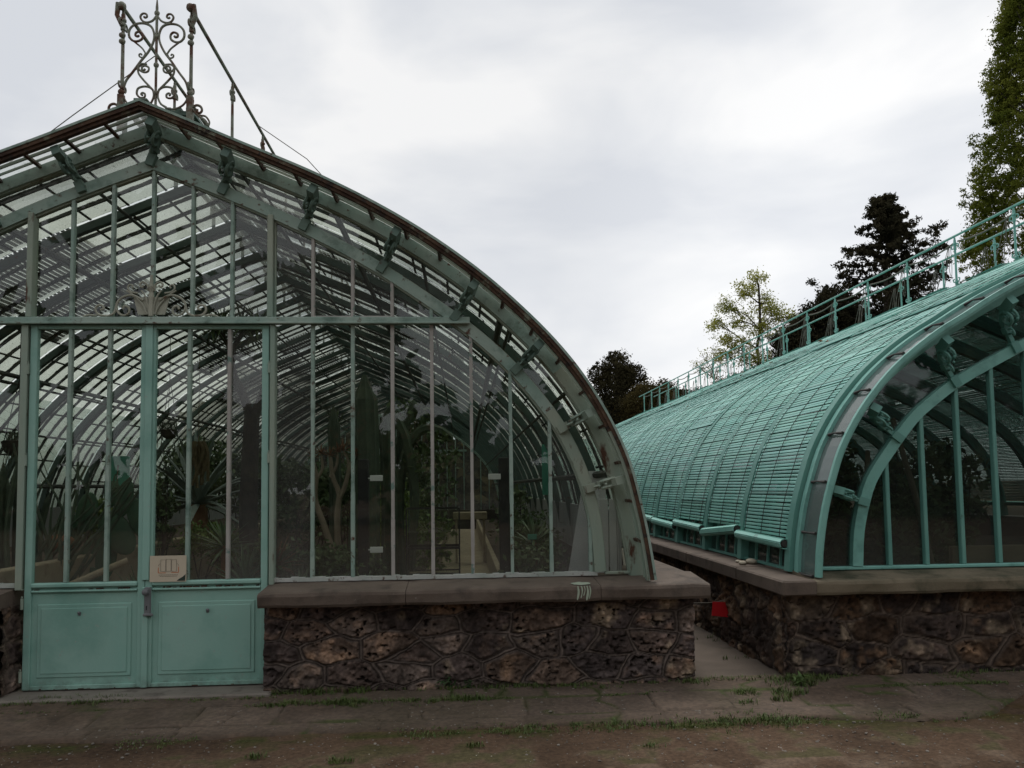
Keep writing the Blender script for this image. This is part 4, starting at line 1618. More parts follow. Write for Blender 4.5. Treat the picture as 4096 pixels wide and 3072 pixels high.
    mb.build('catwalk', M['new_dark'], g)
    railing(g, (cx - 0.27, cx + 0.27), 4.06, 4.79, 0.22, LEN - 0.1, M['new'], M['rope'], -0.15)
    for k in range(19):
        for x, f in ((cx - 0.25, 0), (cx + 0.25, 1)):
            y = 0.22 + k * BAY
            mb = MB()
            if f == 0:
                # rolled cloth bar slung under the handrail
                pts = [(x, y + BAY * t, 4.755 - (0.035 + 0.05 * math.sin(math.pi * t))) for t in np.linspace(0.03, 0.97, 9)]
                mb.tube(pts, 0.011, 6)
            top = (x, y + 0.16, 4.70)
            for (dx, dy) in ((-0.02, 0.36), (-0.05, 0.50)):
                mb.tube([top, (x + dx, y + dy * 0.7 + rg.uniform(-.05, .05), 4.12)], 0.004, 5)
            lp = [(x, y + 0.12, 4.70), (x, y + 0.11, 4.45), (x + 0.01, y + 0.14, 4.30), (x, y + 0.165, 4.40), (x, y + 0.15, 4.70)]
            mb.tube(cr_curve(lp, 5), 0.0035, 5)
            mb.build('pull_cord', M['rope'], g)
    # end walls behind
    mb = MB()
    arch(mb, H, cx, -0.02, -0.13, LEN - 0.03, LEN + 0.03)
    for k in range(-12, 13):
        x = cx + k * 0.32
        mb.box(x - 0.016, x + 0.016, LEN - 0.03, LEN + 0.02, 0.8, H.z_at(abs(x - cx)) - 0.1)
    mb.build('far_gable_frame', M['new_dark'], g)
    mb = MB()
    arch_poly = mir(H.off(-0.1)[::-1], cx, -1) + mir(H.off(-0.1)[1:], cx, 1)
    mb.prism([(cx - 4.0, 0.8)] + arch_poly + [(cx + 4.0, 0.8)], LEN + 0.025, LEN + 0.03)
    mb.build('far_gable_pane', M['g_new'], g)
    return g


GL = build_left()
GR = build_right()


# third house of the row, seen only through the panes of the weathered one
def build_neighbour():
    g = thing('greenhouse', 'pale blind-covered glasshouse seen through the left panes of the weathered one', 'greenhouse', (-11.6, 0, 0.1))
    cx, H = -11.6, SKIN_R
    mb = MB()
    for k in range(20):
        for sd in (1, -1):
            mb.strip(mir(H.cut(0, H.len, 0.03, 30), cx, sd), mir(H.cut(0, H.len, 0.02, 30), cx, sd), k * BAY + 0.03, (k + 1) * BAY - 0.03)
    mb.build('blind_roof', M['slat_n'], g)
    mb = MB()
    for k in range(21):
        arch(mb, H, cx, 0.018, -0.1, k * BAY - 0.025, k * BAY + 0.025)
    mb.build('ribs_frame', M['new_dark'], g)
    mb = MB()
    for sd in (-1, 1):
        mb.box(*sorted((cx + sd * 3.9, cx + sd * 4.25)), -0.1, LEN, 0.05, 0.9)
    mb.build('plinth', M['wallback'], g)


build_neighbour()
#PART2
# ================================================================== ground
def axis(spans):
    out = []
    for a, b, st in spans:
        n = max(1, int(round((b - a) / st)))
        out += list(np.linspace(a, b, n, endpoint=False))
    return np.array(out + [spans[-1][1]])


def ground_z(X, Y):
    """earth: falls a little from the houses towards the path"""
    t = np.clip((Y + 0.95) / 0.75, 0, 1)
    return 0.075 + 0.045 * t * t * (3 - 2 * t)


def build_ground():
    xs = axis([(-400, -60, 60), (-60, -12, 8), (-12, -4.2, 0.6), (-4.2, 5.2, 0.020), (5.2, 12, 0.5), (12, 60, 8), (60, 400, 60)])
    ys = axis([(-400, -60, 60), (-60, -8, 6), (-8, -2.2, 0.4), (-2.2, 0.2, 0.018), (0.2, 9, 0.3), (9, 60, 6), (60, 500, 60)])
    X, Y = np.meshgrid(xs, ys)
    Xf, Yf = X.ravel(), Y.ravel()
    P = np.stack([Xf, Yf, np.zeros_like(Xf)], 1)
    n1, n2, n3 = fbm(P * 1.3, 3, 1), fbm(P * 6, 4, 2), fbm(P * 30, 3, 3)
    z = ground_z(Xf, Yf) + 0.022 * (n1 - 0.5) + 0.014 * (n2 - 0.5) + 0.008 * (n3 - 0.5)
    near = (np.abs(Xf) < 6) & (Yf < 0.2)
    z = np.where(near, z, np.minimum(z, 0.11))
    dirt = np.array([0.105, 0.068, 0.045])
    dark = np.array([0.062, 0.040, 0.026])
    pale = np.array([0.145, 0.104, 0.074])
    t = np.clip((n1 - 0.35) / 0.3, 0, 1)[:, None]
    c = dark * (1 - t) + dirt * t
    t = np.clip((n2 - 0.48) * 5, 0, 1)[:, None] * np.clip((-1.15 - Yf) / 0.3, 0, 1)[:, None]
    c = c * (1 - t) + pale * t
    # moss and brown mulch on the right verge, thin moss along the edge of the paving
    mo = np.clip(1 - np.abs(Yf + 1.08) / 0.11, 0, 1) * np.clip((n2 - 0.42) * 7, 0, 1)
    mo = np.maximum(mo, np.clip((n2 - 0.56) * 8, 0, 1) * (Yf > -1.7) * (Yf < -1.0) * 0.6)
    mo = np.maximum(mo, np.clip(1 - np.abs(Yf + 0.24) / 0.10, 0, 1) * np.clip((n2 - 0.45) * 6, 0, 1))
    moss = np.array([0.050, 0.056, 0.016])
    c = c * (1 - mo[:, None]) + moss * mo[:, None]
    mu = np.clip((Xf - 2.75) * 2.2, 0, 1) * np.clip(1 - np.abs(Yf + 0.98) / 0.30, 0, 1) * np.clip((n2 - 0.34) * 5, 0, 1)
    mul = np.array([0.062, 0.042, 0.014])
    c = c * (1 - mu[:, None]) + mul * mu[:, None]
    c = c * (0.8 + 0.4 * n3[:, None])
    nx, ny = len(xs), len(ys)
    a = (np.arange(ny - 1)[:, None] * nx + np.arange(nx - 1)[None]).ravel()
    mb = MB()
    mb.add(np.stack([Xf, Yf, z], 1), np.stack([a, a + 1, a + 1 + nx, a + nx], 1))
    o = mb.build('ground', M['ground'], None, True, np.c_[c, np.ones(len(c))])
    tag(o, 'brown earth path in front of the glasshouses', 'ground', kind='structure')


def build_paving():
    """worn slabs along the foot of the houses and the strip of concrete between them"""
    xs = axis([(-5.0, 5.6, 0.014)])
    ys = axis([(-1.16, -0.13, 0.0125)])
    X, Y = np.meshgrid(xs, ys)
    Xf, Yf = X.ravel(), Y.ravel()
    P = np.stack([Xf, Yf, np.zeros_like(Xf)], 1)
    n1, n2, n3 = fbm(P * 1.6, 3, 31), fbm(P * 7, 4, 32), fbm(P * 32, 3, 33)
    wy = Yf + 0.035 * (n1 - 0.5) + 0.02 * (n2 - 0.5)
    wx = Xf + 0.05 * (fbm(P * 3 + 7, 3, 35) - 0.5)
    rg = np.random.default_rng(12)
    rows = [-1.16, -0.80, -0.46, -0.13]
    edge = np.full_like(Xf, 9.0)
    sid = np.zeros(len(Xf), int)
    for r in range(3):
        m = (wy >= rows[r]) & (wy < rows[r + 1])
        cuts = np.cumsum(rg.uniform(0.42, 1.0, 24)) - 5.6
        k = np.searchsorted(cuts, wx)
        d = np.abs(wx[:, None] - cuts[None]).min(1)
        e = np.minimum(d, np.minimum(np.abs(wy - rows[r]), np.abs(wy - rows[r + 1])))
        edge = np.where(m, e, edge)
        sid = np.where(m, r * 40 + k, sid)
    crazy = np.abs(fbm(P * 2.7 + 3, 3, 41) - 0.5)
    edge = np.minimum(edge, np.where(n1 > 0.38, crazy * 0.55, 1))
    crack = np.clip(1 - edge / 0.008, 0, 1) * np.clip((n2 - 0.34) * 6, 0.25, 1)
    lev = rg.uniform(-.006, .006, 200)[sid % 200]
    lim = -1.02 + 0.10 * (n1 - 0.5) + 0.05 * (n2 - 0.5)
    lobe = np.exp(-((Xf - 3.0) / 0.55) ** 2) * -0.16 + np.clip((Xf - 3.45) / 0.6, 0, 1) * 0.42
    lim = lim + lobe
    inside = np.clip((Yf - lim) / 0.03, 0, 1)
    z = ground_z(Xf, Yf) + 0.004 + 0.016 * inside + lev * inside - 0.016 * crack + 0.006 * (n2 - 0.5) + 0.003 * (n3 - 0.5) - 0.05 * (1 - inside)
    base = np.array([0.115, 0.086, 0.066]) * rg.uniform(0.9, 1.1, (200, 1))[sid % 200]
    base = base * (0.7 + 0.6 * n2[:, None])
    stain = np.clip((fbm(P * 2.2 + 20, 4, 52) - 0.5) * 5, 0, 1)[:, None]
    base = base * (1 - 0.45 * stain) + np.array([0.06, 0.05, 0.03]) * 0.45 * stain
    mud = np.clip((fbm(P * 1.7 + 80, 5, 71) - 0.50) * 5, 0, 1)[:, None] * 0.7
    mud = np.maximum(mud, np.clip((lim + 0.16 - Yf) / 0.16, 0, 1)[:, None] * 0.8)
    base = base * (1 - mud) + np.array([0.072, 0.050, 0.035]) * (0.7 + 0.6 * n2[:, None]) * mud
    crack = crack * (1 - 0.8 * mud[:, 0])
    soil = np.array([0.040, 0.032, 0.020])
    c = base * (1 - crack[:, None]) + soil * crack[:, None]
    g = np.clip(1 - edge / 0.035, 0, 1) * np.clip((fbm(P * 2.4 + 50, 3, 61) - 0.52) * 8, 0, 1)
    c = c * (1 - g[:, None]) + np.array([0.045, 0.058, 0.016]) * g[:, None]
    nx, ny = len(xs), len(ys)
    a = (np.arange(ny - 1)[:, None] * nx + np.arange(nx - 1)[None]).ravel()
    q = np.stack([a, a + 1, a + 1 + nx, a + nx], 1)
    q = q[(inside[q] > 0.02).any(1)]
    mb = MB()
    mb.add(np.stack([Xf, Yf, z], 1), q)
    o = mb.build('pavement', M['pave'], None, True, np.c_[c, np.ones(len(c))])
    tag(o, 'worn cracked stone paving along the foot of the walls', 'pavement', kind='structure')
    mb = MB()
    nxs, nys = 24, 160
    vs = []
    for j in range(nys + 1):
        for i in range(nxs + 1):
            x = 1.66 + 0.86 * i / nxs
            y = -0.14 + 10.0 * j / nys
            d = abs(i / nxs - 0.45)
            vs.append((x, y, 0.135 - 0.03 * max(0, 0.5 - d * 1.6) + 0.004 * math.sin(x * 13 + y * 5) + 0.003 * math.sin(y * 17)))
    fs = [(j * (nxs + 1) + i, j * (nxs + 1) + i + 1, (j + 1) * (nxs + 1) + i + 1, (j + 1) * (nxs + 1) + i) for j in range(nys) for i in range(nxs)]
    mb.add(vs, fs)
    o = mb.build('path', M['concrete'], None, True)
    o.data.materials[0] = M['gutter']
    tag(o, 'concrete gutter path between the two glasshouses', 'path', kind='structure')
    mb = MB()
    mb.cbox(-3.42, -1.40, -0.27, 0.10, 0.02, 0.158, 0.012)
    o = mb.build('doorstep', M['concrete'], None)
    tag(o, 'pale worn stone step under the double door', 'doorstep')


build_ground()
build_paving()


# ------------------------------------------------------------------ grass, weeds, pebbles
def blades(mb, x, y, z, n, h, spread, rg, mi=0):
    for _ in range(n):
        a, r = rg.uniform(0, 6.283), spread * math.sqrt(rg.random())
        bx, by = x + r * math.cos(a), y + r * math.sin(a) * 0.6
        hh = h * rg.uniform(0.4, 1.15)
        la = rg.uniform(0, 6.283)
        lean = rg.uniform(0.2, 1.1) * hh
        w = rg.uniform(0.0016, 0.0038)
        dx, dy = math.cos(la), math.sin(la)
        p = [(bx - dy * w, by + dx * w, z), (bx + dy * w, by - dx * w, z),
             (bx + dx * lean * .45 + dy * w * .8, by + dy * lean * .45 - dx * w * .8, z + hh * .65), (bx + dx * lean * .45 - dy * w * .8, by + dy * lean * .45 + dx * w * .8, z + hh * .65),
             (bx + dx * lean, by + dy * lean, z + hh)]
        mb.add(p, [(0, 1, 2, 3), (3, 2, 4)], mi)


def build_grass():
    rg = random.Random(3)
    mb = MB()

    def line(x0, x1, y, wy, dens, h, thr, seed):
        n = int((x1 - x0) * dens)
        for _ in range(n):
            x = rg.uniform(x0, x1)
            v = fbm(np.array([[x * 1.6, y * 3, seed]]), 3, seed)[0]
            if v > thr:
                yy = y + rg.gauss(0, wy)
                blades(mb, x, yy, float(ground_z(np.array(x), np.array(yy))) + 0.012, rg.randint(4, 9), h * (0.6 + (v - thr) * 4), 0.035, rg)
    line(-3.2, 4.6, -0.215, 0.025, 70, 0.030, 0.50, 1)
    line(-1.5, 1.7, -0.205, 0.02, 60, 0.030, 0.42, 7)
    line(-4.0, 4.8, -0.465, 0.012, 60, 0.022, 0.55, 2)
    line(-1.4, 0.2, -0.47, 0.03, 130, 0.030, 0.42, 6)
    line(-3.5, 4.4, -1.06, 0.06, 110, 0.016, 0.58, 3)
    line(-0.4, 2.6, -1.07, 0.07, 210, 0.018, 0.50, 8)
    line(-3.4, -1.4, -0.30, 0.02, 60, 0.022, 0.48, 4)
    # thick tufts at the corner of the second house and in its cracks
    for (x, y, s, n, h) in ((2.42, -0.34, 0.22, 60, 0.055), (2.58, -0.28, 0.16, 40, 0.05), (2.30, -0.55, 0.13, 34, 0.05), (2.02, -0.52, 0.10, 22, 0.04), (2.20, -0.66, 0.09, 16, 0.04),
                            (1.95, -0.70, 0.08, 14, 0.03), (2.75, -0.20, 0.18, 26, 0.04), (1.72, -0.28, 0.12, 20, 0.045), (2.5, 0.5, 0.3, 20, 0.05), (2.42, 1.3, 0.25, 14, 0.05), (-0.75, -0.22, 0.12, 22, 0.05), (-1.05, -0.22, 0.14, 26, 0.05),
                            (-0.85, -0.49, 0.16, 40, 0.035), (0.95, -0.22, 0.25, 36, 0.035), (3.7, -0.25, 0.2, 18, 0.035), (-1.2, -1.40, 0.05, 12, 0.035), (-0.7, -1.52, 0.08, 16, 0.03), (0.05, -1.35, 0.05, 10, 0.03), (1.1, -1.45, 0.06, 10, 0.02)):
        for _ in range(n):
            a, r = rg.uniform(0, 6.283), s * math.sqrt(rg.random())
            xx, yy = x + r * math.cos(a), y + r * math.sin(a) * 0.5
            if -0.19 < yy and not (1.7 < xx < 2.5):
                continue
            zz = float(ground_z(np.array(xx), np.array(yy))) + 0.012 if yy < -0.14 else 0.125
            blades(mb, xx, yy, zz, rg.randint(4, 8), h, 0.03, rg)
    tag(mb.build('grass', M['grass']), 'short grass in the cracks of the paving and along the walls', 'grass', kind='stuff')
    mb = MB()
    for _ in range(2600):
        x, y = rg.uniform(-3.6, 4.2), rg.choice((rg.uniform(-2.1, -1.0), rg.uniform(-2.1, -1.0), rg.uniform(-1.0, -0.2)))
        r = rg.choice((0.003, 0.003, 0.004, 0.004, 0.005, 0.006, 0.009)) * rg.uniform(0.7, 1.2)
        z = float(ground_z(np.array(x), np.array(y))) + (0.016 if y > -1.0 else 0.003)
        q = Matrix.Rotation(rg.uniform(0, 3), 3, 'Z')
        mb.ball((x, y, z), (r * rg.uniform(.8, 1.5), r, r * 0.6), 6, 4, 0, q)
    tag(mb.build('pebbles', M['pebble']), 'scattered small pebbles on the earth path', 'pebbles', kind='stuff')
    mb = MB()
    for _ in range(150):
        x, y = rg.uniform(-3.6, 4.2), rg.uniform(-2.1, -0.5)
        if fbm(np.array([[x * 1.1, y * 1.1, 5.0]]), 2, 9)[0] < 0.44:
            continue
        z = float(ground_z(np.array(x), np.array(y))) + 0.016
        s = rg.uniform(0.003, 0.007)
        a = rg.uniform(0, 6.283)
        c, t = math.cos(a) * s, math.sin(a) * s
        mb.add([(x - c, y - t, z), (x + t * .7, y - c * .7, z + s * .5), (x + c, y + t, z + s * .2), (x - t * .7, y + c * .7, z + s * .3)], [(0, 1, 2, 3)])
    tag(mb.build('petals', M['petal']), 'pale fallen petals littering the earth path', 'petals', kind='stuff')


build_grass()


def leaf_blade(mb, base, az, el, length, width, droop, mi=0, n=6, keel=0.25, twist=0.0):
    """tapering curved leaf with a keel"""
    p = Vector(base)
    h = Vector((math.cos(az), math.sin(az), 0))
    side = Vector((-math.sin(az), math.cos(az), 0))
    vs, fs = [], []
    for i in range(n + 1):
        t = i / n
        e = el - droop * t
        d = h * math.cos(e) + Vector((0, 0, 1)) * math.sin(e)
        up = side.cross(d) * -1
        w = width * (0.55 + 0.9 * t * (1 - t) * 2 - 0.55 * t ** 2) * 0.5
        if i == n:
            w = width * 0.015
        sd = side * math.cos(twist * t) + up * math.sin(twist * t)
        vs += [p - sd * w, p - up * (w * keel * -1), p + sd * w, p - up * (w * keel * 1.5)]
        p = p + d * (length / n)
    for i in range(n):
        o = 4 * i
        for a in range(4):
            b = (a + 1) % 4
            fs.append((o + a, o + b, o + 4 + b, o + 4 + a))
    mb.add(vs, fs, mi)


def rosette(mb, c, n, length, width, rg, el=(0.1, 1.35), droop=(0.2, 0.9), mi=0, keel=0.3):
    for k in range(n):
        az = k * 2.39996 + rg.uniform(-.25, .25)
        f = k / max(1, n - 1)
        e = el[0] + (el[1] - el[0]) * f + rg.uniform(-.12, .12)
        leaf_blade(mb, c, az, e, length * rg.uniform(.75, 1.1), width, rg.uniform(*droop) * (1 - 0.5 * f), mi, 6, keel)


def leaf_cloud(mb, blobs, n, size, seed, mi=0, clump=0.28, shell=(0.35, 1.0), per=40, elong=0.5, down=0.0):
    """leaves in many small clumps spread through each ellipsoid (centre, radii)"""
    r = np.random.default_rng(seed)
    vol = np.array([b[1][0] * b[1][1] * b[1][2] for b in blobs]) ** 0.7
    cl = []
    for b, w in zip(blobs, vol / vol.sum()):
        m = max(1, int(n * w / per))
        d = r.normal(size=(m, 3))
        d /= np.linalg.norm(d, axis=1)[:, None]
        rad = shell[0] + (shell[1] - shell[0]) * r.random((m, 1)) ** 0.6
        C = np.array(b[0]) + d * rad * np.array(b[1])
        s = clump * np.mean(b[1]) * r.uniform(0.55, 1.4, (m, 1))
        P = C[:, None, :] + r.normal(size=(m, per, 3)) * (s[:, None, :] * np.array([1, 1, 0.75]) * 0.55)
        cl.append(P.reshape(-1, 3))
    P = np.concatenate(cl)
    k = len(P)
    U = r.normal(size=(k, 3))
    U[:, 2] -= down
    U /= np.linalg.norm(U, axis=1)[:, None]
    V = np.cross(U, r.normal(size=(k, 3)))
    V /= np.linalg.norm(V, axis=1)[:, None] + 1e-9
    sz = size * r.uniform(0.6, 1.3, (k, 1))
    mb.quads(P, U * sz, V * sz * elong, mi)
    return P


def limb(mb, a, b, r0, r1, rg, bend=0.12, n=6, mi=0):
    a, b = Vector(a), Vector(b)
    L = (b - a).length
    o = Vector((rg.uniform(-1, 1), rg.uniform(-1, 1), rg.uniform(0, 1))) * L * bend
    pts = [a.lerp(b, i / n) + o * math.sin(math.pi * i / n) + Vector((rg.uniform(-1, 1), rg.uniform(-1, 1), rg.uniform(-1, 1))) * L * 0.015 for i in range(n + 1)]
    mb.tube(pts, [r0 + (r1 - r0) * i / n for i in range(n + 1)], 6, mi)
    return pts


# ------------------------------------------------------------------ trees behind the houses
def tree(label, base, trunk_top, r0, blobs, n, size, leaf, seed, bark=None, name='tree', cat='tree', twigs=5, **kw):
    rg = random.Random(seed)
    t = thing(name, label, cat, base)
    mb = MB()
    pts = limb(mb, base, trunk_top, r0, r0 * 0.35, rg, 0.03, 10)
    for (c, rad) in blobs:
        k = min(range(2, len(pts)), key=lambda i: abs(pts[i].z - (c[2] - 0.45 * Vector((c[0] - pts[i].x, c[1] - pts[i].y)).length - 0.2)))
        lr = max(0.02, r0 * 0.30)
        limb(mb, pts[k], c, lr, lr * 0.25, rg, 0.10)
        for _ in range(twigs):
            d = Vector((rg.gauss(0, 1), rg.gauss(0, 1), rg.gauss(0.3, 1))).normalized()
            e = Vector(c) + Vector((d.x * rad[0], d.y * rad[1], d.z * rad[2])) * rg.uniform(.6, 1.0)
            limb(mb, Vector(c).lerp(pts[k], rg.uniform(0, .4)), e, lr * 0.35, 0.008, rg, 0.08, 4)
    mb.build('trunk', bark or M['bark'], t)
    mb = MB()
    leaf_cloud(mb, blobs, n, size, seed, **kw)
    mb.build('crown', leaf, t)
    return t


def build_trees():
    tree('dark evergreen oak with a dense rounded crown rising beside the arch of the weathered glasshouse', (10.8, 46, 0), (10.8, 46, 9.0), 0.35,
         [((10.7, 46, 9.75), (1.15, 1.1, 0.95)), ((9.6, 46, 9.0), (0.9, 1.1, 0.8)), ((11.5, 46, 9.0), (1.1, 1.1, 1.0)), ((10.4, 46, 8.0), (1.6, 1.5, 1.3)), ((9.2, 46, 9.7), (0.3, 0.3, 0.35)), ((11.0, 46, 6.5), (2.2, 2, 1.6)), ((10.4, 46, 10.4), (0.55, .5, .4)), ((12.2, 46, 8.1), (0.7, .7, .6))],
         26000, 0.085, M['oak'], 1, clump=0.34, shell=(0.2, 0.98), per=46)
    tree('brown-green rounded tree in front of the dark evergreen oak', (12.7, 44, 0), (12.7, 44, 7.0), 0.3,
         [((12.5, 44, 7.5), (1.3, 1.2, 0.85)), ((11.6, 44, 6.6), (1.2, 1.2, 1.0)), ((13.6, 44, 6.8), (1.2, 1.2, 0.9)), ((12.5, 44, 5.8), (2.0, 1.5, 1.2))],
         20000, 0.075, M['oak2'], 2, clump=0.34, shell=(0.2, 0.98), per=46)
    tree('dark bushy tree ending the row just left of the railing', (14.4, 47, 0), (14.4, 47, 7.5), 0.3,
         [((14.2, 47, 8.1), (0.9, 1.0, 0.75)), ((15.2, 47, 7.7), (0.9, 1, 0.6)), ((14.3, 47, 7.0), (1.6, 1.4, 1.0)), ((15.8, 47, 7.6), (1.1, 1, 0.6)), ((16.6, 47, 7.6), (0.9, .9, .7)), ((15.6, 47, 6.6), (2.0, 1.4, 1.0)), ((17.8, 47, 7.3), (1.2, .9, .8))],
         22000, 0.085, M['oak'], 3, clump=0.34, shell=(0.2, 0.98), per=46)
    tree('thin budding shrub with upright bare twigs behind the railing', (15.6, 41, 0), (15.7, 41, 8.2), 0.12,
         [((15.2, 41, 9.4), (0.35, .4, .6)), ((15.8, 41, 9.7), (0.4, .4, .75)), ((14.7, 41, 9.0), (0.35, .4, .55)), ((16.3, 41, 9.2), (0.4, .4, .6)), ((15.5, 41, 8.6), (0.9, .6, .5))],
         900, 0.055, M['birch'], 4, clump=0.5, shell=(0.1, 1.0), per=9, twigs=9)
    tree('golden-leaved shrub half hidden by the railing below the yellow-green tree', (15.6, 37, 0), (15.6, 37, 6.0), 0.15,
         [((15.3, 37, 7.1), (1.0, 1, 0.7)), ((16.6, 37, 7.4), (1.0, 1, 0.8)), ((16.0, 37, 6.2), (1.6, 1.2, 1.0))],
         9000, 0.07, M['golden'], 5, clump=0.34, shell=(0.2, 0.98), per=40)
    tree('airy yellow-green spring tree with see-through crown and bare branches', (17.4, 38, 0), (17.55, 38, 13.3), 0.17,
         [((17.5, 38, 13.6), (0.65, .7, 0.65)), ((16.7, 38, 12.9), (0.75, .7, 0.6)), ((15.7, 38, 12.0), (0.75, .7, 0.55)), ((15.0, 38, 11.0), (0.65, .7, 0.5)), ((15.6, 38, 10.1), (0.75, .7, 0.5)), ((17.9, 38, 12.2), (0.75, .7, 0.75)),
          ((18.6, 38, 11.6), (0.8, .7, 0.7)), ((19.5, 38, 11.4), (0.6, .7, 0.5)), ((16.5, 38, 11.2), (0.75, .7, 0.6)), ((17.9, 38, 10.5), (1.0, .8, 0.8)), ((15.3, 38, 9.2), (0.7, .6, 0.5)), ((16.4, 38, 9.6), (.9, .7, .6)), ((19.2, 38, 10.3), (.7, .7, .6)), ((17.2, 38, 8.8), (1.4, .8, .6))],
         11500, 0.068, M['birch'], 6, clump=0.42, shell=(0.1, 1.0), per=26, twigs=8)
    # conifer: whorled drooping boughs
    t = thing('conifer', 'dark ragged conifer with drooping branch tips behind the teal railing', 'tree', (23.2, 34, 0))
    rg = random.Random(8)
    mb, lf = MB(), []
    limb(mb, (23.2, 34, 0), (23.2, 34, 17.2), 0.35, 0.03, rg, 0.005, 12)
    z = 17.0
    while z > 7.0:
        spread = min(4.6, 0.25 + (17.4 - z) * 0.56)
        for k in range(7):
            a = rg.uniform(0, 6.283)
            L = spread * rg.uniform(0.55, 1.12)
            if math.cos(a) > 0.5 and 12.5 < z < 15.2:
                L *= 1.35
            e = (23.2 + L * math.cos(a), 34 + L * math.sin(a), z + rg.uniform(-.25, .22) * L + 0.1 * L)
            pts = limb(mb, (23.2, 34, z - 0.15 * L), e, 0.035, 0.012, rg, 0.06, 5)
            for p in pts[1:]:
                lf.append((tuple(p), (0.30 + 0.10 * rg.random(), 0.30, 0.20)))
            lf.append((e, (0.34, 0.34, 0.24)))
        z -= 0.42
    for (x, zz) in ((26.3, 15.3), (25.9, 15.0), (25.5, 14.6), (25.0, 14.2), (26.6, 15.6), (25.3, 13.5), (24.9, 13.1)):
        lf.append(((x, 34, zz), (0.42, 0.3, 0.26)))
    limb(mb, (23.3, 34, 12.9), (26.5, 34, 15.4), 0.05, 0.012, rg, 0.03)
    mb.build('trunk', M['bark'], t)
    mb = MB()
    leaf_cloud(mb, lf, 64000, 0.10, 8, clump=0.5, shell=(0.0, 1.0), per=24, elong=0.38, down=0.8)
    mb.build('crown', M['conifer'], t)
    tree('low dark conifer spreading left of the ragged conifer', (19.6, 35, 0), (19.6, 35, 9.6), 0.3,
         [((20.6, 35, 11.5), (0.9, .9, 1.0)), ((19.6, 35, 10.7), (0.9, .9, 0.8)), ((18.7, 35, 10.0), (0.8, .9, 0.8)), ((18.0, 35, 9.3), (0.75, .9, 0.8)), ((21.2, 35, 10.6), (1.2, 1, 1.3)), ((19.6, 35, 9.0), (1.6, 1.2, 1.0)), ((18.2, 35, 8.0), (1.4, 1, .9)), ((21.8, 35, 9.4), (1.8, 1.2, 1.2)), ((23.5, 35, 10), (1.6, 1.2, 1.4)), ((24.6, 35, 11), (1.0, 1.2, 1.4)), ((24.6, 35, 9.2), (1.0, 1, 1.0))],
         62000, 0.10, M['conifer'], 9, clump=0.34, shell=(0.1, 1.0), per=40, down=0.6, elong=0.4)
    # tall column of upright plumes
    t = thing('column_tree', 'tall bright green columnar evergreen at the right edge, towering over the railing', 'tree', (22.5, 22, 0))
    rg = random.Random(14)
    mb, lf = MB(), []
    limb(mb, (22.5, 22, 0), (22.4, 22, 24), 0.3, 0.05, rg, 0.005, 8)
    rad = lambda zz: np.interp(zz, [3, 8, 11, 12.5, 15, 18, 20.5, 24.5], [2.2, 2.7, 3.0, 2.9, 2.3, 1.65, 1.25, 0.1])
    for k in range(700):
        zz = rg.uniform(4, 24)
        a = rg.uniform(0, 6.283)
        r = rad(zz) * (rg.uniform(0.55, 0.97))
        x, y = 22.85 + r * math.cos(a), 22 + r * math.sin(a)
        if 21.3 < x < 21.75 and 11 < zz < 16.5 and y < 23:
            continue
        lf.append(((x, y, zz), (0.34, 0.34, 0.95 * rg.uniform(.6, 1.2))))
    for zz in np.arange(8.5, 24, 0.42):
        r = rad(zz)
        lf.append(((22.85 - r + rg.uniform(-.05, .3), 22 + rg.uniform(-.4, .3), zz), (0.26, 0.3, 0.55 * rg.uniform(.6, 1.3))))
    for k in range(6):
        zz = 10 + k * 0.4
        lf.append(((19.75 + rg.uniform(-.1, .25), 22, zz), (0.2, .2, .25)))
    for k in range(40):
        z0 = rg.uniform(3, 18)
        a = rg.uniform(0, 6.283)
        r = rad(z0 + 2) * 0.8
        limb(mb, (22.5, 22, z0), (22.5 + r * math.cos(a), 22 + r * math.sin(a), z0 + 2.2), 0.05, 0.012, rg, 0.08, 5)
    mb.build('trunk', M['bark'], t)
    mb = MB()
    leaf_cloud(mb, lf, 230000, 0.062, 15, clump=0.34, shell=(0.05, 1.0), per=34, elong=0.42, down=-0.5)
    mb.build('crown', M['column'], t)


    # the park's trees across the path, mirrored in the panes
    r = np.random.default_rng(5)
    bl = []
    for k in range(230):
        x = r.uniform(-46, 50)
        bl.append(((x, -27 + r.uniform(-3, 2), r.choice((r.uniform(0.0, 4.0), r.uniform(0.5, 13.5)))), (r.uniform(1.8, 3.2), 1.5, r.uniform(1.4, 2.4))))
    mb = MB()
    leaf_cloud(mb, bl, 90000, 0.5, 6, clump=0.4, shell=(0.0, 1.0), per=60)
    tag(mb.build('wood', M['wood_leaf']), 'dark park trees across the path, mirrored in the glass', 'trees', kind='stuff')
    bl = []
    for k in range(60):
        x = r.uniform(-26, 24)
        bl.append(((x, 58 + r.uniform(-3, 4), r.uniform(0.8, 6.0)), (r.uniform(1.5, 3), 1.5, r.uniform(1.0, 1.8))))
    for k in range(110):
        bl.append(((r.uniform(-11, 3.0), 31 + r.uniform(-2, 2), r.choice((r.uniform(0.4, 3.5), r.uniform(0.6, 6.5)))), (r.uniform(1.2, 2), 1.2, r.uniform(1.0, 1.6))))
    mb = MB()
    leaf_cloud(mb, bl, 80000, 0.36, 7, clump=0.4, shell=(0.0, 1.0), per=60)
    tag(mb.build('wood', M['oak2']), 'far dark wood closing the view behind the glasshouses', 'trees', kind='stuff')


build_trees()


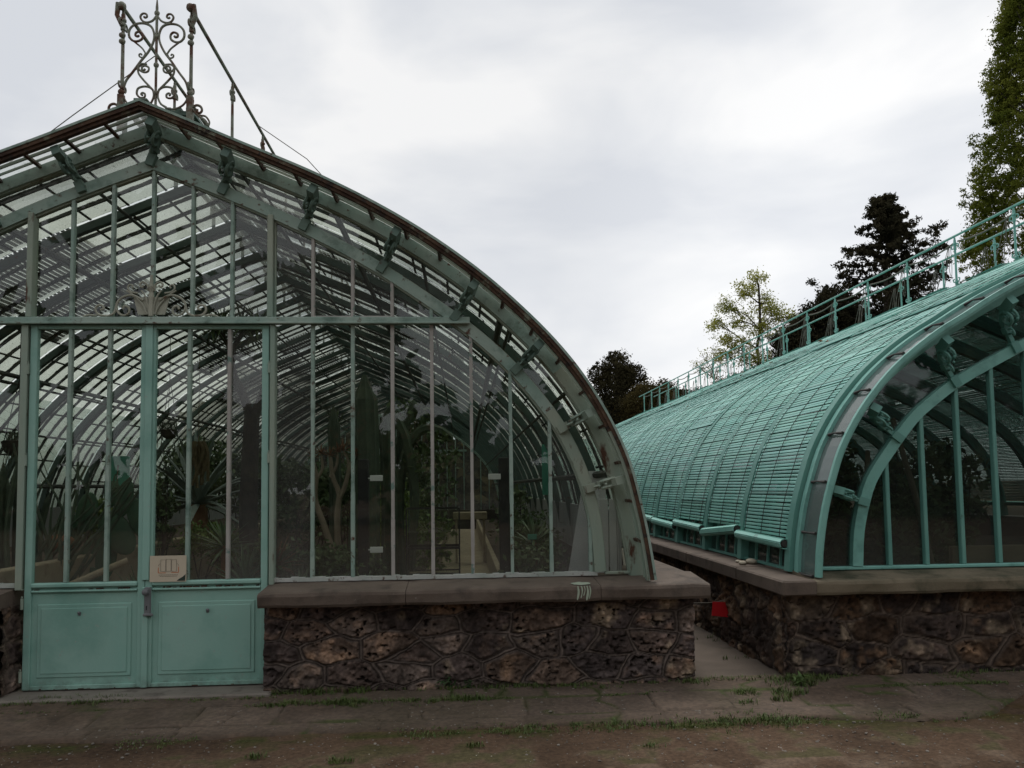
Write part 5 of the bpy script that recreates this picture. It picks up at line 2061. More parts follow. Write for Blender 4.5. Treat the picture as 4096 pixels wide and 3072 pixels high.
# ================================================================== inside the weathered house
def build_beds():
    rg = random.Random(17)

    def bed(name, x0, x1, y0, y1, z, lab):
        nx, ny = int((x1 - x0) / 0.09) + 1, int((y1 - y0) / 0.12) + 1
        X, Y = np.meshgrid(np.linspace(x0, x1, nx), np.linspace(y0, y1, ny))
        P = np.stack([X.ravel(), Y.ravel(), np.zeros(X.size)], 1)
        zz = z + 0.16 * (fbm(P * 1.5, 3, 5) - 0.5) + 0.05 * (fbm(P * 8, 3, 6) - 0.5)
        a = (np.arange(ny - 1)[:, None] * nx + np.arange(nx - 1)[None]).ravel()
        mb = MB()
        mb.add(np.stack([P[:, 0], P[:, 1], zz], 1), np.stack([a, a + 1, a + 1 + nx, a + nx], 1))
        # sides down to the floor, so the bed is a solid mound
        n0 = len(mb.v)
        tag(mb.build(name, M['soil'], None, True), lab, 'soil', kind='structure')
    bed('soil', -6.0, -3.62, 0.25, 21.2, 0.86, 'raised soil bed behind the tan curb')
    bed('soil', -3.56, -0.52, 0.25, 21.2, 0.42, 'planted soil beside the path')
    bed('soil', 0.52, 1.22, 0.9, 21.2, 0.42, 'narrow soil bed on the right of the path')
    mb = MB()
    mb.cbox(-3.68, -3.55, 0.22, 14.0, 0.10, 1.02, 0.01)
    tag(mb.build('bed_curb', M['tan']), 'tall tan concrete curb of the raised cactus bed', 'curb')
    mb = MB()
    mb.cbox(-0.52, -0.44, 0.30, 21, 0.10, 0.50, 0.01)
    tag(mb.build('bed_curb', M['tan']), 'low tan curb on the left of the inside path', 'curb')
    mb = MB()
    mb.cbox(0.44, 0.52, 0.9, 21, 0.10, 0.50, 0.01)
    tag(mb.build('bed_curb', M['tan']), 'low tan curb on the right of the inside path', 'curb')
    mb = MB()
    mb.box(-0.44, 0.44, 0.2, 21.2, 0.10, 0.135)
    tag(mb.build('path', M['tan']), 'tan floor path through the weathered glasshouse', 'path', kind='structure')
    mb = MB()
    mb.cbox(-0.20, 0.46, 9.0, 9.4, 0.98, 1.12, 0.01)
    for x in (-0.16, 0.38):
        mb.cbox(x, x + 0.04, 9.05, 9.35, 0.14, 0.98, 0.004)
    tag(mb.build('tan_bench', M['tan']), 'tan slab table standing across the inside path', 'bench')


def cactus_column(mb, pts, r, rib=8, n=24):
    pts = [Vector(p) for p in pts]
    P = [Vector(p) for p in cr_curve([tuple(p) for p in pts], 5)]
    k = len(P)
    u = Vector((1, 0, 0))
    vs, fs = [], []
    for i in range(k):
        t = (P[min(i + 1, k - 1)] - P[max(i - 1, 0)]).normalized()
        u = (u - t * u.dot(t)).normalized()
        w = t.cross(u)
        f = i / (k - 1)
        rr = r * (1 if f < 0.9 else math.sqrt(max(0.02, 1 - ((f - 0.9) / 0.1) ** 2)))
        for j in range(n):
            a = 2 * math.pi * j / n
            q = rr * (1 + 0.12 * math.cos(rib * a))
            vs.append(P[i] + u * (q * math.cos(a)) + w * (q * math.sin(a)))
    for i in range(k - 1):
        for j in range(n):
            a, b = i * n + j, i * n + (j + 1) % n
            fs.append((a, b, b + n, a + n))
    fs.append(tuple((k - 1) * n + j for j in range(n)))
    mb.add(vs, fs)


def plant(name, label, cat, loc, group=None):
    return thing(name, label, cat, loc, group)


def build_plants():
    rg = random.Random(41)
    # --- big grey agave over the curb
    t = plant('agave', 'big blue-grey agave with long arching leaves behind the right door leaf', 'agave', (-3.75, 5.2, 0.9))
    mb = MB()
    mb.tube([(-3.75, 5.2, 0.85), (-3.75, 5.2, 1.42)], [0.16, 0.12], 10)
    mb.build('stem', M['brownleaf'], t)
    mb = MB()
    rosette(mb, (-3.75, 5.2, 1.42), 30, 1.15, 0.12, rg, (-0.15, 1.4), (0.1, 0.9), keel=0.35)
    mb.build('leaves', M['agave'], t)
    # --- prickly pear
    t = plant('prickly_pear', 'prickly pear with large upright oval pads leaning over the tan curb', 'cactus', (-3.72, 1.9, 0.9))
    pads = [((-3.55, 1.75, 0.95), 0.17, 0.30, 0.25, 0.3), ((-3.70, 1.85, 1.42), 0.11, 0.20, 0.20, -0.1), ((-3.35, 1.72, 1.22), 0.14, 0.24, -0.55, 0.2), ((-3.28, 1.7, 1.55), 0.10, 0.19, 0.3, -0.3), ((-3.62, 1.62, 0.62), 0.17, 0.30, 0.35, 0.1),
            ((-3.15, 1.75, 1.35), 0.10, 0.22, -0.35, 0.5), ((-3.92, 1.95, 1.2), 0.12, 0.2, 0.3, 0.4), ((-3.48, 1.9, 1.60), 0.08, 0.13, 0.1, 0)]
    for (c, a, b, tilt, yaw) in pads:
        mb = MB()
        mb.ball(c, (a, 0.03, b), 14, 10, 0, (Matrix.Rotation(yaw, 3, 'Z') @ Matrix.Rotation(tilt, 3, 'Y')))
        mb.build('pad', M['opuntia'], t)
    # --- bundle of bare sticks
    t = plant('ocotillo', 'dark leafless stick plant leaning across the left door leaf', 'plant', (-3.75, 1.3, 0.9))
    mb = MB()
    for k in range(15):
        a = rg.uniform(-0.35, 0.75)
        L = rg.uniform(0.8, 1.5)
        b = (-3.85 + rg.uniform(-.2, .3), 1.25 + rg.uniform(-.15, .2), 0.75)
        e = (b[0] + L * math.sin(a), b[1] + rg.uniform(-.1, .2), b[2] + L * math.cos(a))
        limb(mb, b, e, rg.uniform(.014, .024), 0.010, rg, 0.05, 6)
        if k % 2:
            m = Vector(b).lerp(Vector(e), rg.uniform(.4, .7))
            limb(mb, m, m + Vector((rg.uniform(-.3, .4), 0, rg.uniform(.3, .6))), 0.014, 0.007, rg, 0.05, 4)
    mb.build('stems', M['cactus'], t)
    # --- dense dark stems at the left edge
    t = plant('candelabra_spurge', 'dense dark upright spurge beside the left door post', 'plant', (-4.35, 1.5, 0.9))
    mb = MB()
    for k in range(26):
        x, y = -4.25 + rg.uniform(-.30, .22), 1.5 + rg.uniform(-.3, .3)
        h = rg.uniform(0.6, 1.15)
        cactus_column(mb, [(x, y, 0.75), (x + rg.uniform(-.05, .05), y, 0.75 + h * .5), (x + rg.uniform(-.1, .1), y, 0.8 + h)], rg.uniform(0.02, 0.035), 5, 10)
    mb.build('stems', M['cactus'], t)
    # --- forked dragon tree
    t = plant('dragon_tree', 'tall forked tree with dark trunk and one leafy head behind the right door leaf', 'tree', (-2.42, 3.0, 0.42))
    mb = MB()
    mb.tube(cr_curve([(-2.40, 3, 0.35), (-2.45, 3, 1.2), (-2.44, 3, 1.9), (-2.42, 3, 2.50)], 6), [0.115 - 0.0016 * i for i in range(19)], 9)
    mb.tube(cr_curve([(-2.43, 3, 2.42), (-2.52, 3, 2.7), (-2.66, 3, 3.0), (-2.67, 3.05, 3.3)], 6), 0.052, 8)
    mb.tube(cr_curve([(-2.42, 3, 2.42), (-2.30, 3, 2.7), (-2.21, 3, 3.0), (-2.20, 3, 3.18)], 6), 0.055, 8)
    mb.ball((-2.20, 3, 3.2), 0.055, 8, 6)
    mb.tube(cr_curve([(-2.67, 3.05, 3.25), (-2.55, 3.1, 3.45), (-2.4, 3.1, 3.5)], 5), 0.03, 7)
    mb.tube(cr_curve([(-2.67, 3.05, 3.25), (-2.8, 3.1, 3.42), (-2.9, 3.1, 3.5)], 5), 0.03, 7)
    mb.build('trunk', M['bark'], t)
    mb = MB()
    for c in ((-2.40, 3.1, 3.5), (-2.58, 3.1, 3.55), (-2.9, 3.1, 3.5), (-2.75, 3.0, 3.52), (-2.5, 3.2, 3.42)):
        rosette(mb, c, 34, 0.30, 0.03, rg, (-0.7, 1.4), (0.2, 0.9))
    mb.build('crown', M['shrubleaf'], t)
    # --- cream forked tree
    t = plant('bottle_tree', 'pale cream succulent tree forking into several smooth arms', 'tree', (-1.52, 3.0, 0.42))
    mb = MB()
    for P, r in (([(-1.50, 3, 0.9), (-1.60, 3, 1.2), (-1.70, 3, 1.5), (-1.69, 3, 1.75), (-1.74, 3, 1.98)], 0.055), ([(-1.44, 3, 0.9), (-1.45, 3, 1.3), (-1.43, 3, 1.55), (-1.50, 3, 1.75), (-1.53, 3, 1.98)], 0.055), ([(-1.43, 3, 1.5), (-1.36, 3, 1.65), (-1.31, 3, 1.85), (-1.24, 3, 2.0)], 0.045),
                 ([(-1.31, 3, 1.82), (-1.33, 3, 1.95), (-1.38, 3, 2.05)], 0.03), ([(-1.69, 3, 1.72), (-1.62, 3, 1.85), (-1.63, 3, 2.0)], 0.03), ([(-1.53, 3, 1.75), (-1.46, 3, 1.88), (-1.44, 3, 2.02)], 0.03), ([(-1.48, 3, 0.35), (-1.47, 3, 0.95)], 0.10)):
        q = cr_curve(P, 5)
        mb.tube(q, [0.62 * r * (1.15 - 0.5 * i / len(q)) for i in range(len(q))], 9)
    mb.build('trunk', M['palebark'], t)
    mb = MB()
    for c in ((-1.74, 3, 2.0), (-1.53, 3, 2.0), (-1.24, 3, 2.0), (-1.38, 3, 2.06), (-1.63, 3, 2.02), (-1.44, 3, 2.04)):
        rosette(mb, c, 16, 0.13, 0.02, rg, (-0.2, 1.4), (0.1, 0.6))
    mb.build('crown', M['brownleaf'], t)
    # --- tall columns
    for (x, y, h, r, lab) in ((-1.14, 3.1, 2.95, 0.135, 'tallest thick dark column cactus, centre of the cactus bed'), (-0.93, 3.6, 2.55, 0.09, 'slimmer dark column cactus beside the thickest one'), (-1.75, 4.6, 2.75, 0.075, 'thin dark column cactus behind the pale forked tree'),
                              (-1.95, 6.0, 2.6, 0.06, 'distant slim cactus pole with spiky head left of the columns')):
        t = plant('column_cactus', lab, 'cactus', (x, y, 0.4))
        mb = MB()
        cactus_column(mb, [(x, y, 0.35), (x + 0.02, y, h * .5), (x - 0.01, y, h)], r, 9, 27)
        mb.build('stem', M['cactus'], t)
        if r < 0.07:
            mb = MB()
            rosette(mb, (x, y, h), 26, 0.32, 0.03, rg, (-0.4, 1.3), (0.2, 0.8))
            mb.build('leaves', M['shrubleaf'], t)
    # --- arching cactus and leafy climber in the middle
    t = plant('arching_cactus', 'dark arching cactus arms bending over beside the glass case', 'cactus', (-0.72, 4.0, 0.42))
    mb = MB()
    for P in ([(-0.80, 4, 0.4), (-0.82, 4, 1.4), (-0.75, 4, 2.0), (-0.55, 4, 2.35), (-0.30, 4, 2.35), (-0.12, 4, 2.2)], [(-0.85, 4.1, 0.4), (-0.9, 4.1, 1.8), (-0.72, 4.1, 2.5), (-0.62, 4.1, 2.75)], [(-0.7, 3.9, 0.4), (-0.62, 3.9, 1.5), (-0.72, 3.9, 2.2), (-0.9, 3.9, 2.6)], [(-1.5, 4.4, 0.5), (-1.4, 4.4, 1.6), (-1.1, 4.3, 2.3), (-0.95, 4.2, 2.7)]):
        cactus_column(mb, P, 0.055, 6, 18)
    mb.build('arms', M['cactus'], t)
    mb = MB()
    leaf_cloud(mb, [((-0.42, 4, 1.75), (0.26, 0.25, 0.5)), ((-0.35, 4, 2.1), (0.25, 0.2, 0.25)), ((-0.75, 4.2, 2.55), (0.3, .2, .35))], 900, 0.045, 77, per=16, clump=0.4)
    mb.build('leaves', M['shrubleaf'], t)
    # --- shrubs as leaf clouds
    for (nm, lab, blobs, n, sz, mt, sd) in (
            ('shrub', 'dark narrow leafy shrub hanging beside the raised bed, left of the middle door bar', [((-3.45, 3.0, 1.55), (0.14, .15, .35)), ((-3.42, 3.0, 1.2), (0.12, .15, .25))], 1500, 0.035, 'shrubleaf', 51),
            ('shrub', 'rounded dark green shrub right of the door post', [((-2.05, 5.5, 1.35), (0.4, .4, .38)), ((-1.85, 5.5, 1.65), (0.25, .3, .25))], 2600, 0.045, 'shrubleaf', 52),
            ('shrub', 'bright green low shrub under the grey agave', [((-3.2, 3.9, 0.95), (0.4, .35, .28)), ((-2.75, 3.9, 0.95), (0.35, .35, .25))], 2600, 0.03, 'lime', 53),
            ('shrub', 'tall dark shrub mass behind the agave', [((-4.1, 6.5, 1.9), (0.7, .5, .5)), ((-3.4, 6.5, 1.8), (0.6, .5, .55)), ((-2.8, 7.0, 1.6), (.5, .5, .5))], 5200, 0.05, 'shrubleaf', 54),
            ('shrub', 'low dark scrub along the right curb of the inside path', [((0.78, 2.2, 0.75), (0.28, .6, .3)), ((0.85, 3.6, 0.9), (0.3, .6, .4))], 2600, 0.04, 'shrubleaf', 55),
            ('shrub', 'thorny undergrowth in front of the pale forked tree', [((-1.55, 2.2, 0.75), (0.5, .35, .32)), ((-2.0, 2.0, 0.8), (0.35, .3, .28)), ((-1.2, 2.4, .7), (.4, .3, .3))], 4200, 0.035, 'shrubleaf', 56),
            ('shrub', 'yellow-green bush filling the bed beyond the glass case', [((-0.9, 5.2, 0.95), (0.5, .6, .4)), ((-1.2, 6.5, 1.2), (.6, .6, .5))], 3600, 0.045, 'lime', 57),
            ('shrub', 'bright yellow-green cactus bush behind the prickly pear', [((-3.95, 2.6, 1.35), (0.2, .2, .2))], 900, 0.03, 'lime', 58),
            ('shrub', 'far bank of dark foliage near the end of the house', [((-3.0, 10, 1.3), (1.6, 1.5, .8)), ((-1.6, 11, 1.2), (1.0, 1.5, .9)), ((-2.2, 14, 1.5), (1.6, 1.6, 1.0)), ((0.95, 8, 1.0), (.3, 1.5, .6))], 8000, 0.07, 'shrubleaf', 59)):
        t = plant(nm, lab, 'shrub', (blobs[0][0][0], blobs[0][0][1], 0.4))
        mb = MB()
        for (c, r) in blobs:
            for _ in range(6):
                limb(mb, (c[0] + rg.uniform(-.5, .5) * r[0], c[1], 0.3), (c[0] + rg.uniform(-1, 1) * r[0], c[1] + rg.uniform(-.5, .5) * r[1], c[2] + rg.uniform(-.3, .9) * r[2]), 0.012, 0.005, rg, 0.08, 4)
        mb.build('stems', M['bark'], t)
        mb = MB()
        leaf_cloud(mb, blobs, n, sz, sd, per=24, clump=0.3, shell=(0.2, 1.0))
        mb.build('foliage', M[mt], t)
    # --- aloe rosettes in the low bed
    for (x, y, z, n, L, w, mt, lab) in (
            (-3.05, 1.5, 0.62, 34, 0.34, 0.035, 'aloe', 'spiky dark aloe just left of the meeting bars of the door'), (-2.85, 1.25, 0.58, 28, 0.30, 0.035, 'aloe', 'small spiky aloe tucked behind the cream notice'), (-2.12, 1.7, 0.68, 40, 0.42, 0.04, 'aloe', 'bushy green aloe behind the second pane of the right door leaf'),
            (-1.88, 1.9, 0.85, 34, 0.36, 0.03, 'brownleaf', 'dry reddish aloe next to the right door post'), (-2.65, 2.8, 0.98, 44, 0.40, 0.035, 'aloe', 'spiky cycad-like rosette under the big agave'), (-1.55, 1.4, 0.60, 30, 0.32, 0.03, 'aloe', 'thin-leaved aloe at the foot of the first pane right of the door'),
            (-2.45, 1.3, 0.50, 26, 0.26, 0.04, 'brownleaf', 'brown withered rosette low behind the right door leaf'), (0.80, 2.8, 0.95, 36, 0.36, 0.045, 'aloe', 'upright aloe rosette by the right curb with a small tag'), (0.62, 1.6, 0.55, 24, 0.25, 0.03, 'aloe', 'low grassy aloe at the start of the right bed'), (-0.98, 1.8, 0.55, 26, 0.28, 0.03, 'aloe', 'spiny aloe left of the black glass case')):
        t = plant('aloe', lab, 'aloe', (x, y, 0.4))
        mb = MB()
        mb.tube([(x, y, 0.3), (x, y, z + 0.02)], [0.05, 0.04], 8)
        mb.build('stem', M['brownleaf'], t)
        mb = MB()
        rosette(mb, (x, y, z), n, L, w, rg, (-0.35, 1.45), (0.0, 0.6))
        mb.build('leaves', M[mt], t)
    # hanging baskets
    for (x, y, z, lab) in ((-4.45, 2.0, 2.08, 'dark hanging basket with trailing roots at the left edge'), (-3.72, 4.0, 2.35, 'small brown hanging pot left of the middle door bar')):
        t = plant('hanging_pot', lab, 'hanging pot', (x, y, z))
        mb = MB()
        k = 1.0 if x < -4 else 0.75
        mb.lathe([(0.05 * k, -0.10 * k), (0.12 * k, -0.05 * k), (0.15 * k, 0.05 * k), (0.135 * k, 0.06 * k), (0.1 * k, 0.02 * k)], (x, y, z), 14)
        mb.build('pot', M['bark'], t)
        mb = MB()
        for a in range(3):
            mb.tube([(x + 0.14 * k * math.cos(a * 2.1), y + 0.14 * k * math.sin(a * 2.1), z + 0.05), (x, y, z + 0.7)], 0.004, 4)
        mb.tube([(x, y, z + 0.7), (x, y, z + 1.25)], 0.004, 4)
        mb.build('hanger', M['cord'], t)
        mb = MB()
        for _ in range(16):
            a = rg.uniform(0, 6.283)
            p = Vector((x + 0.12 * k * math.cos(a), y + 0.12 * k * math.sin(a), z + 0.05))
            mb.tube(cr_curve([tuple(p), (p.x + rg.uniform(-.1, .1), p.y, p.z + 0.08), (p.x + rg.uniform(-.2, .2), p.y, p.z - rg.uniform(.1, .5))], 4), 0.004, 4)
        mb.build('trailing_stems', M['cactus'], t)
    t = plant('hanging_cactus', 'fuzzy brownish hanging cactus right of the middle door bar', 'cactus', (-3.5, 4.2, 1.9))
    mb = MB()
    for _ in range(14):
        a = rg.uniform(0, 6.283)
        x, y = -3.42 + 0.07 * math.cos(a), 4.2 + 0.07 * math.sin(a)
        mb.tube(cr_curve([(x, y, 2.25), (x + rg.uniform(-.06, .06), y, 2.1), (x + rg.uniform(-.08, .08), y, 1.75 + rg.uniform(-.1, .15))], 4), 0.022, 6)
    mb.tube([(-3.42, 4.2, 2.2), (-3.42, 4.2, 3.5)], 0.004, 4)
    mb.build('stems', surf('fuzzy_cactus', (0.12, 0.09, 0.05), (0.18, 0.14, 0.08), 20, rough=0.9, bump=0.5), t)


def build_inside_things():
    rg = random.Random(77)
    # black-framed glass case
    t = thing('display_case', 'black-framed glass display case standing beside the inside path', 'display case', (-0.35, 3.1, 0.42))
    x0, x1, y0, y1, z0, z1 = -0.66, -0.05, 3.0, 3.4, 0.62, 1.37
    mb = MB()
    for x in (x0, x1):
        for y in (y0, y1):
            mb.box(x - 0.008, x + 0.008, y - 0.008, y + 0.008, 0.135, z1)
    for z in (z0, z1, 0.92):
        for y in (y0, y1):
            mb.box(x0 + 0.008, x1 - 0.008, y - 0.008, y + 0.008, z - (0.02 if z == 0.92 else 0.008), z + 0.008)
        for x in (x0, x1):
            mb.box(x - 0.008, x + 0.008, y0 + 0.008, y1 - 0.008, z - 0.008, z + 0.008)
    mb.build('frame', M['black'], t)
    mb = MB()
    mb.box(x0 + 0.008, x1 - 0.008, y0 - 0.002, y0 + 0.002, z0 + 0.01, z1 - 0.01)
    mb.build('pane', M['g_case'], t)
    mb = MB()
    mb.box(x0 + 0.008, x1 - 0.008, y0 + 0.012, y1 - 0.008, z0 - 0.06, z0 - 0.012)
    mb.build('shelf', M['tan'], t)
    mb = MB()
    leaf_cloud(mb, [((-0.36, 3.2, 0.78), (0.25, .14, .14)), ((-0.3, 3.2, 1.12), (0.22, .14, .16))], 700, 0.035, 91, per=16)
    tag(mb.build('shelf_plants', M['lime']), 'bright green seedlings inside the black-framed glass case', 'plants', kind='stuff')
    # inner posts with white plates
    for (x, lab) in ((-1.04, 'dark inner post with a white plate left of the column cacti'), (0.43, 'dark inner post with a white plate on the right of the path')):
        t = thing('post', lab, 'post', (x, 2.15, 0.13))
        mb = MB()
        mb.cbox(x - 0.055, x + 0.055, 2.10, 2.20, 0.13, 1.92, 0.006)
        mb.build('shaft', M['black'], t)
        for z in ((1.72, 0.98) if x < 0 else (1.72,)):
            mb = MB()
            xx = x + 0.14 if x < 0 else x - 0.10
            mb.cbox(xx - 0.065, xx + 0.065, 2.07, 2.10, z - 0.03, z + 0.03, 0.004)
            mb.bar((x, 2.12, z), (xx, 2.09, z), 0.012, 0.012)
            mb.build('plate', M['plate'], t)
    # leaning white boards
    b = MB()
    b.add([(0.80, 0.50, 0.45), (1.16, 0.42, 0.45), (1.235, 0.60, 1.74), (1.06, 0.66, 1.74), (0.80, 0.515, 0.45), (1.16, 0.435, 0.45), (1.235, 0.615, 1.74), (1.06, 0.675, 1.74)],
          [(0, 1, 2, 3), (7, 6, 5, 4), (0, 4, 5, 1), (1, 5, 6, 2), (2, 6, 7, 3), (3, 7, 4, 0)])
    tag(b.build('leaning_board', M['white']), 'large tapering white board leaning inside the right-hand panes', 'board')
    b = MB()
    b.cbox(1.13, 1.20, 0.36, 0.375, 0.5, 1.50, 0.002)
    b.cbox(1.21, 1.27, 0.36, 0.375, 0.5, 1.50, 0.002)
    b.cbox(1.275, 1.30, 0.36, 0.375, 0.5, 1.49, 0.002)
    tag(b.build('leaning_board', M['white']), 'narrow pale board standing at the foot of the arch', 'board')
    b = MB()
    b.cbox(-4.05, -3.78, 3.0, 3.015, 1.58, 2.02, 0.002)
    tag(b.build('poster', M['poster']), 'plain green poster hanging inside behind the left door leaf', 'poster')
    b = MB()
    b.cbox(1.02, 1.10, 3.9, 3.92, 1.5, 2.15, 0.002)
    tag(b.build('poster', M['poster']), 'narrow green strip hanging by the right curved wall', 'poster')
    b = MB()
    b.tube([(-3.55, 0.62, 0.72), (-2.92, 0.95, 1.02)], [0.034, 0.028], 10)
    tag(b.build('pole', M['wood']), 'pale wooden pole propped diagonally behind the left door leaf', 'pole')
    for (x, y, z, r, lab) in ((-2.98, 0.85, 0.72, 0.11, 'terracotta lump beside the pale pole'), (-3.78, 1.55, 1.14, 0.10, 'orange-brown stone among the prickly pear pads')):
        b = MB()
        b.ball((x, y, z), (r * 1.2, r, r * 0.9), 10, 8)
        for i, p in enumerate(b.v):
            n = 1 + 0.12 * math.sin(p[0] * 60) * math.cos(p[2] * 47)
            b.v[i] = (x + (p[0] - x) * n, y + (p[1] - y) * n, z + (p[2] - z) * n)
        tag(b.build('rock', M['terracotta'], None, True), lab, 'rock')
    b = MB()
    b.cbox(-3.30, -2.95, 2.95, 3.15, 0.98, 1.005, 0.002)
    b.cbox(0.78, 0.92, 2.5, 2.51, 1.02, 1.09, 0.002)
    # plant tag
    b = MB()
    b.cbox(0.70, 0.80, 2.44, 2.45, 1.03, 1.09, 0.002)
    b.tube([(0.75, 2.455, 0.6), (0.75, 2.455, 1.05)], 0.005, 5)
    tag(b.build('plant_tag', M['poster']), 'small tilted plant tag in front of the right aloe', 'tag')
    b = MB()
    b.cbox(0.24, 0.34, 1.9, 2.7, 0.14, 0.60, 0.004)
    tag(b.build('plank', M['wood']), 'short pale plank box on the right of the inside path', 'plank')


build_beds()
build_plants()
build_inside_things()


# ================================================================== inside the repainted house
def build_right_inside():
    rg = random.Random(90)
    X, Y = np.meshgrid(np.linspace(3.0, 10.4, 60), np.linspace(0.3, 21, 100))
    P = np.stack([X.ravel(), Y.ravel(), np.zeros(X.size)], 1)
    zz = 0.55 + 0.2 * (fbm(P * 1.2, 3, 15) - 0.5)
    a = (np.arange(99)[:, None] * 60 + np.arange(59)[None]).ravel()
    mb = MB()
    mb.add(np.stack([P[:, 0], P[:, 1], zz], 1), np.stack([a, a + 1, a + 61, a + 60], 1))
    tag(mb.build('soil', M['soil'], None, True), 'dark soil inside the repainted glasshouse', 'soil', kind='structure')
    b = MB()
    b.cbox(4.25, 6.2, 0.5, 0.55, 0.6, 1.04, 0.004)
    tag(b.build('plank', M['wood']), 'long pale plank edging behind the right-hand panes', 'plank')
    for (x, y, lab, mt, sd, z) in ((3.6, 2.2, 'dark shrub behind the first panes of the teal gable', 'shrubleaf', 61, 1.3), (4.6, 1.8, 'low green bush behind the plank in the teal house', 'shrubleaf', 62, 1.0), (4.2, 3.2, 'tall dark foliage in the middle of the teal house', 'shrubleaf', 63, 2.1), (5.4, 2.6, 'broad dark bush at the right edge inside the teal house', 'shrubleaf', 64, 1.6), (3.7, 4.4, 'yellow-tipped plant glimpsed deep in the teal house', 'golden', 65, 1.75)):
        t = plant('shrub', lab, 'shrub', (x, y, 0.5))
        mb = MB()
        for _ in range(8):
            limb(mb, (x + rg.uniform(-.2, .2), y, 0.45), (x + rg.uniform(-.5, .5), y + rg.uniform(-.3, .3), z + rg.uniform(-.1, .4)), 0.018, 0.006, rg, 0.08, 5)
        mb.build('stems', M['bark'], t)
        mb = MB()
        k = 0.35 if sd == 65 else 1.0
        leaf_cloud(mb, [((x, y, z), (0.55 * k, .5 * k, .5 * k)), ((x + 0.3, y + .2, z - 0.4), (0.5 * k, .5 * k, .4 * k)), ((x - 0.3, y, z - 0.3), (0.4 * k, .4 * k, .4 * k))], int(2600 * k), 0.055, sd, per=24)
        mb.build('foliage', M[mt], t)
    for (x0, x1, z1, lab) in ((4.35, 4.0, 2.2, 'pale green stem slanting up behind the third bar of the teal gable'), (3.55, 3.75, 1.9, 'thin pale stem slanting right behind the first bars of the teal gable'), (2.98, 2.86, 1.6, 'pale sloping strut in the corner of the teal gable')):
        b = MB()
        b.tube([(x0, 0.9, 0.6), ((x0 + x1) / 2 + 0.03, 0.9, (0.6 + z1) / 2), (x1, 0.9, z1)], [0.035, 0.03, 0.022], 8)
        tag(b.build('succulent', M['palebark']), lab, 'plant')


build_right_inside()


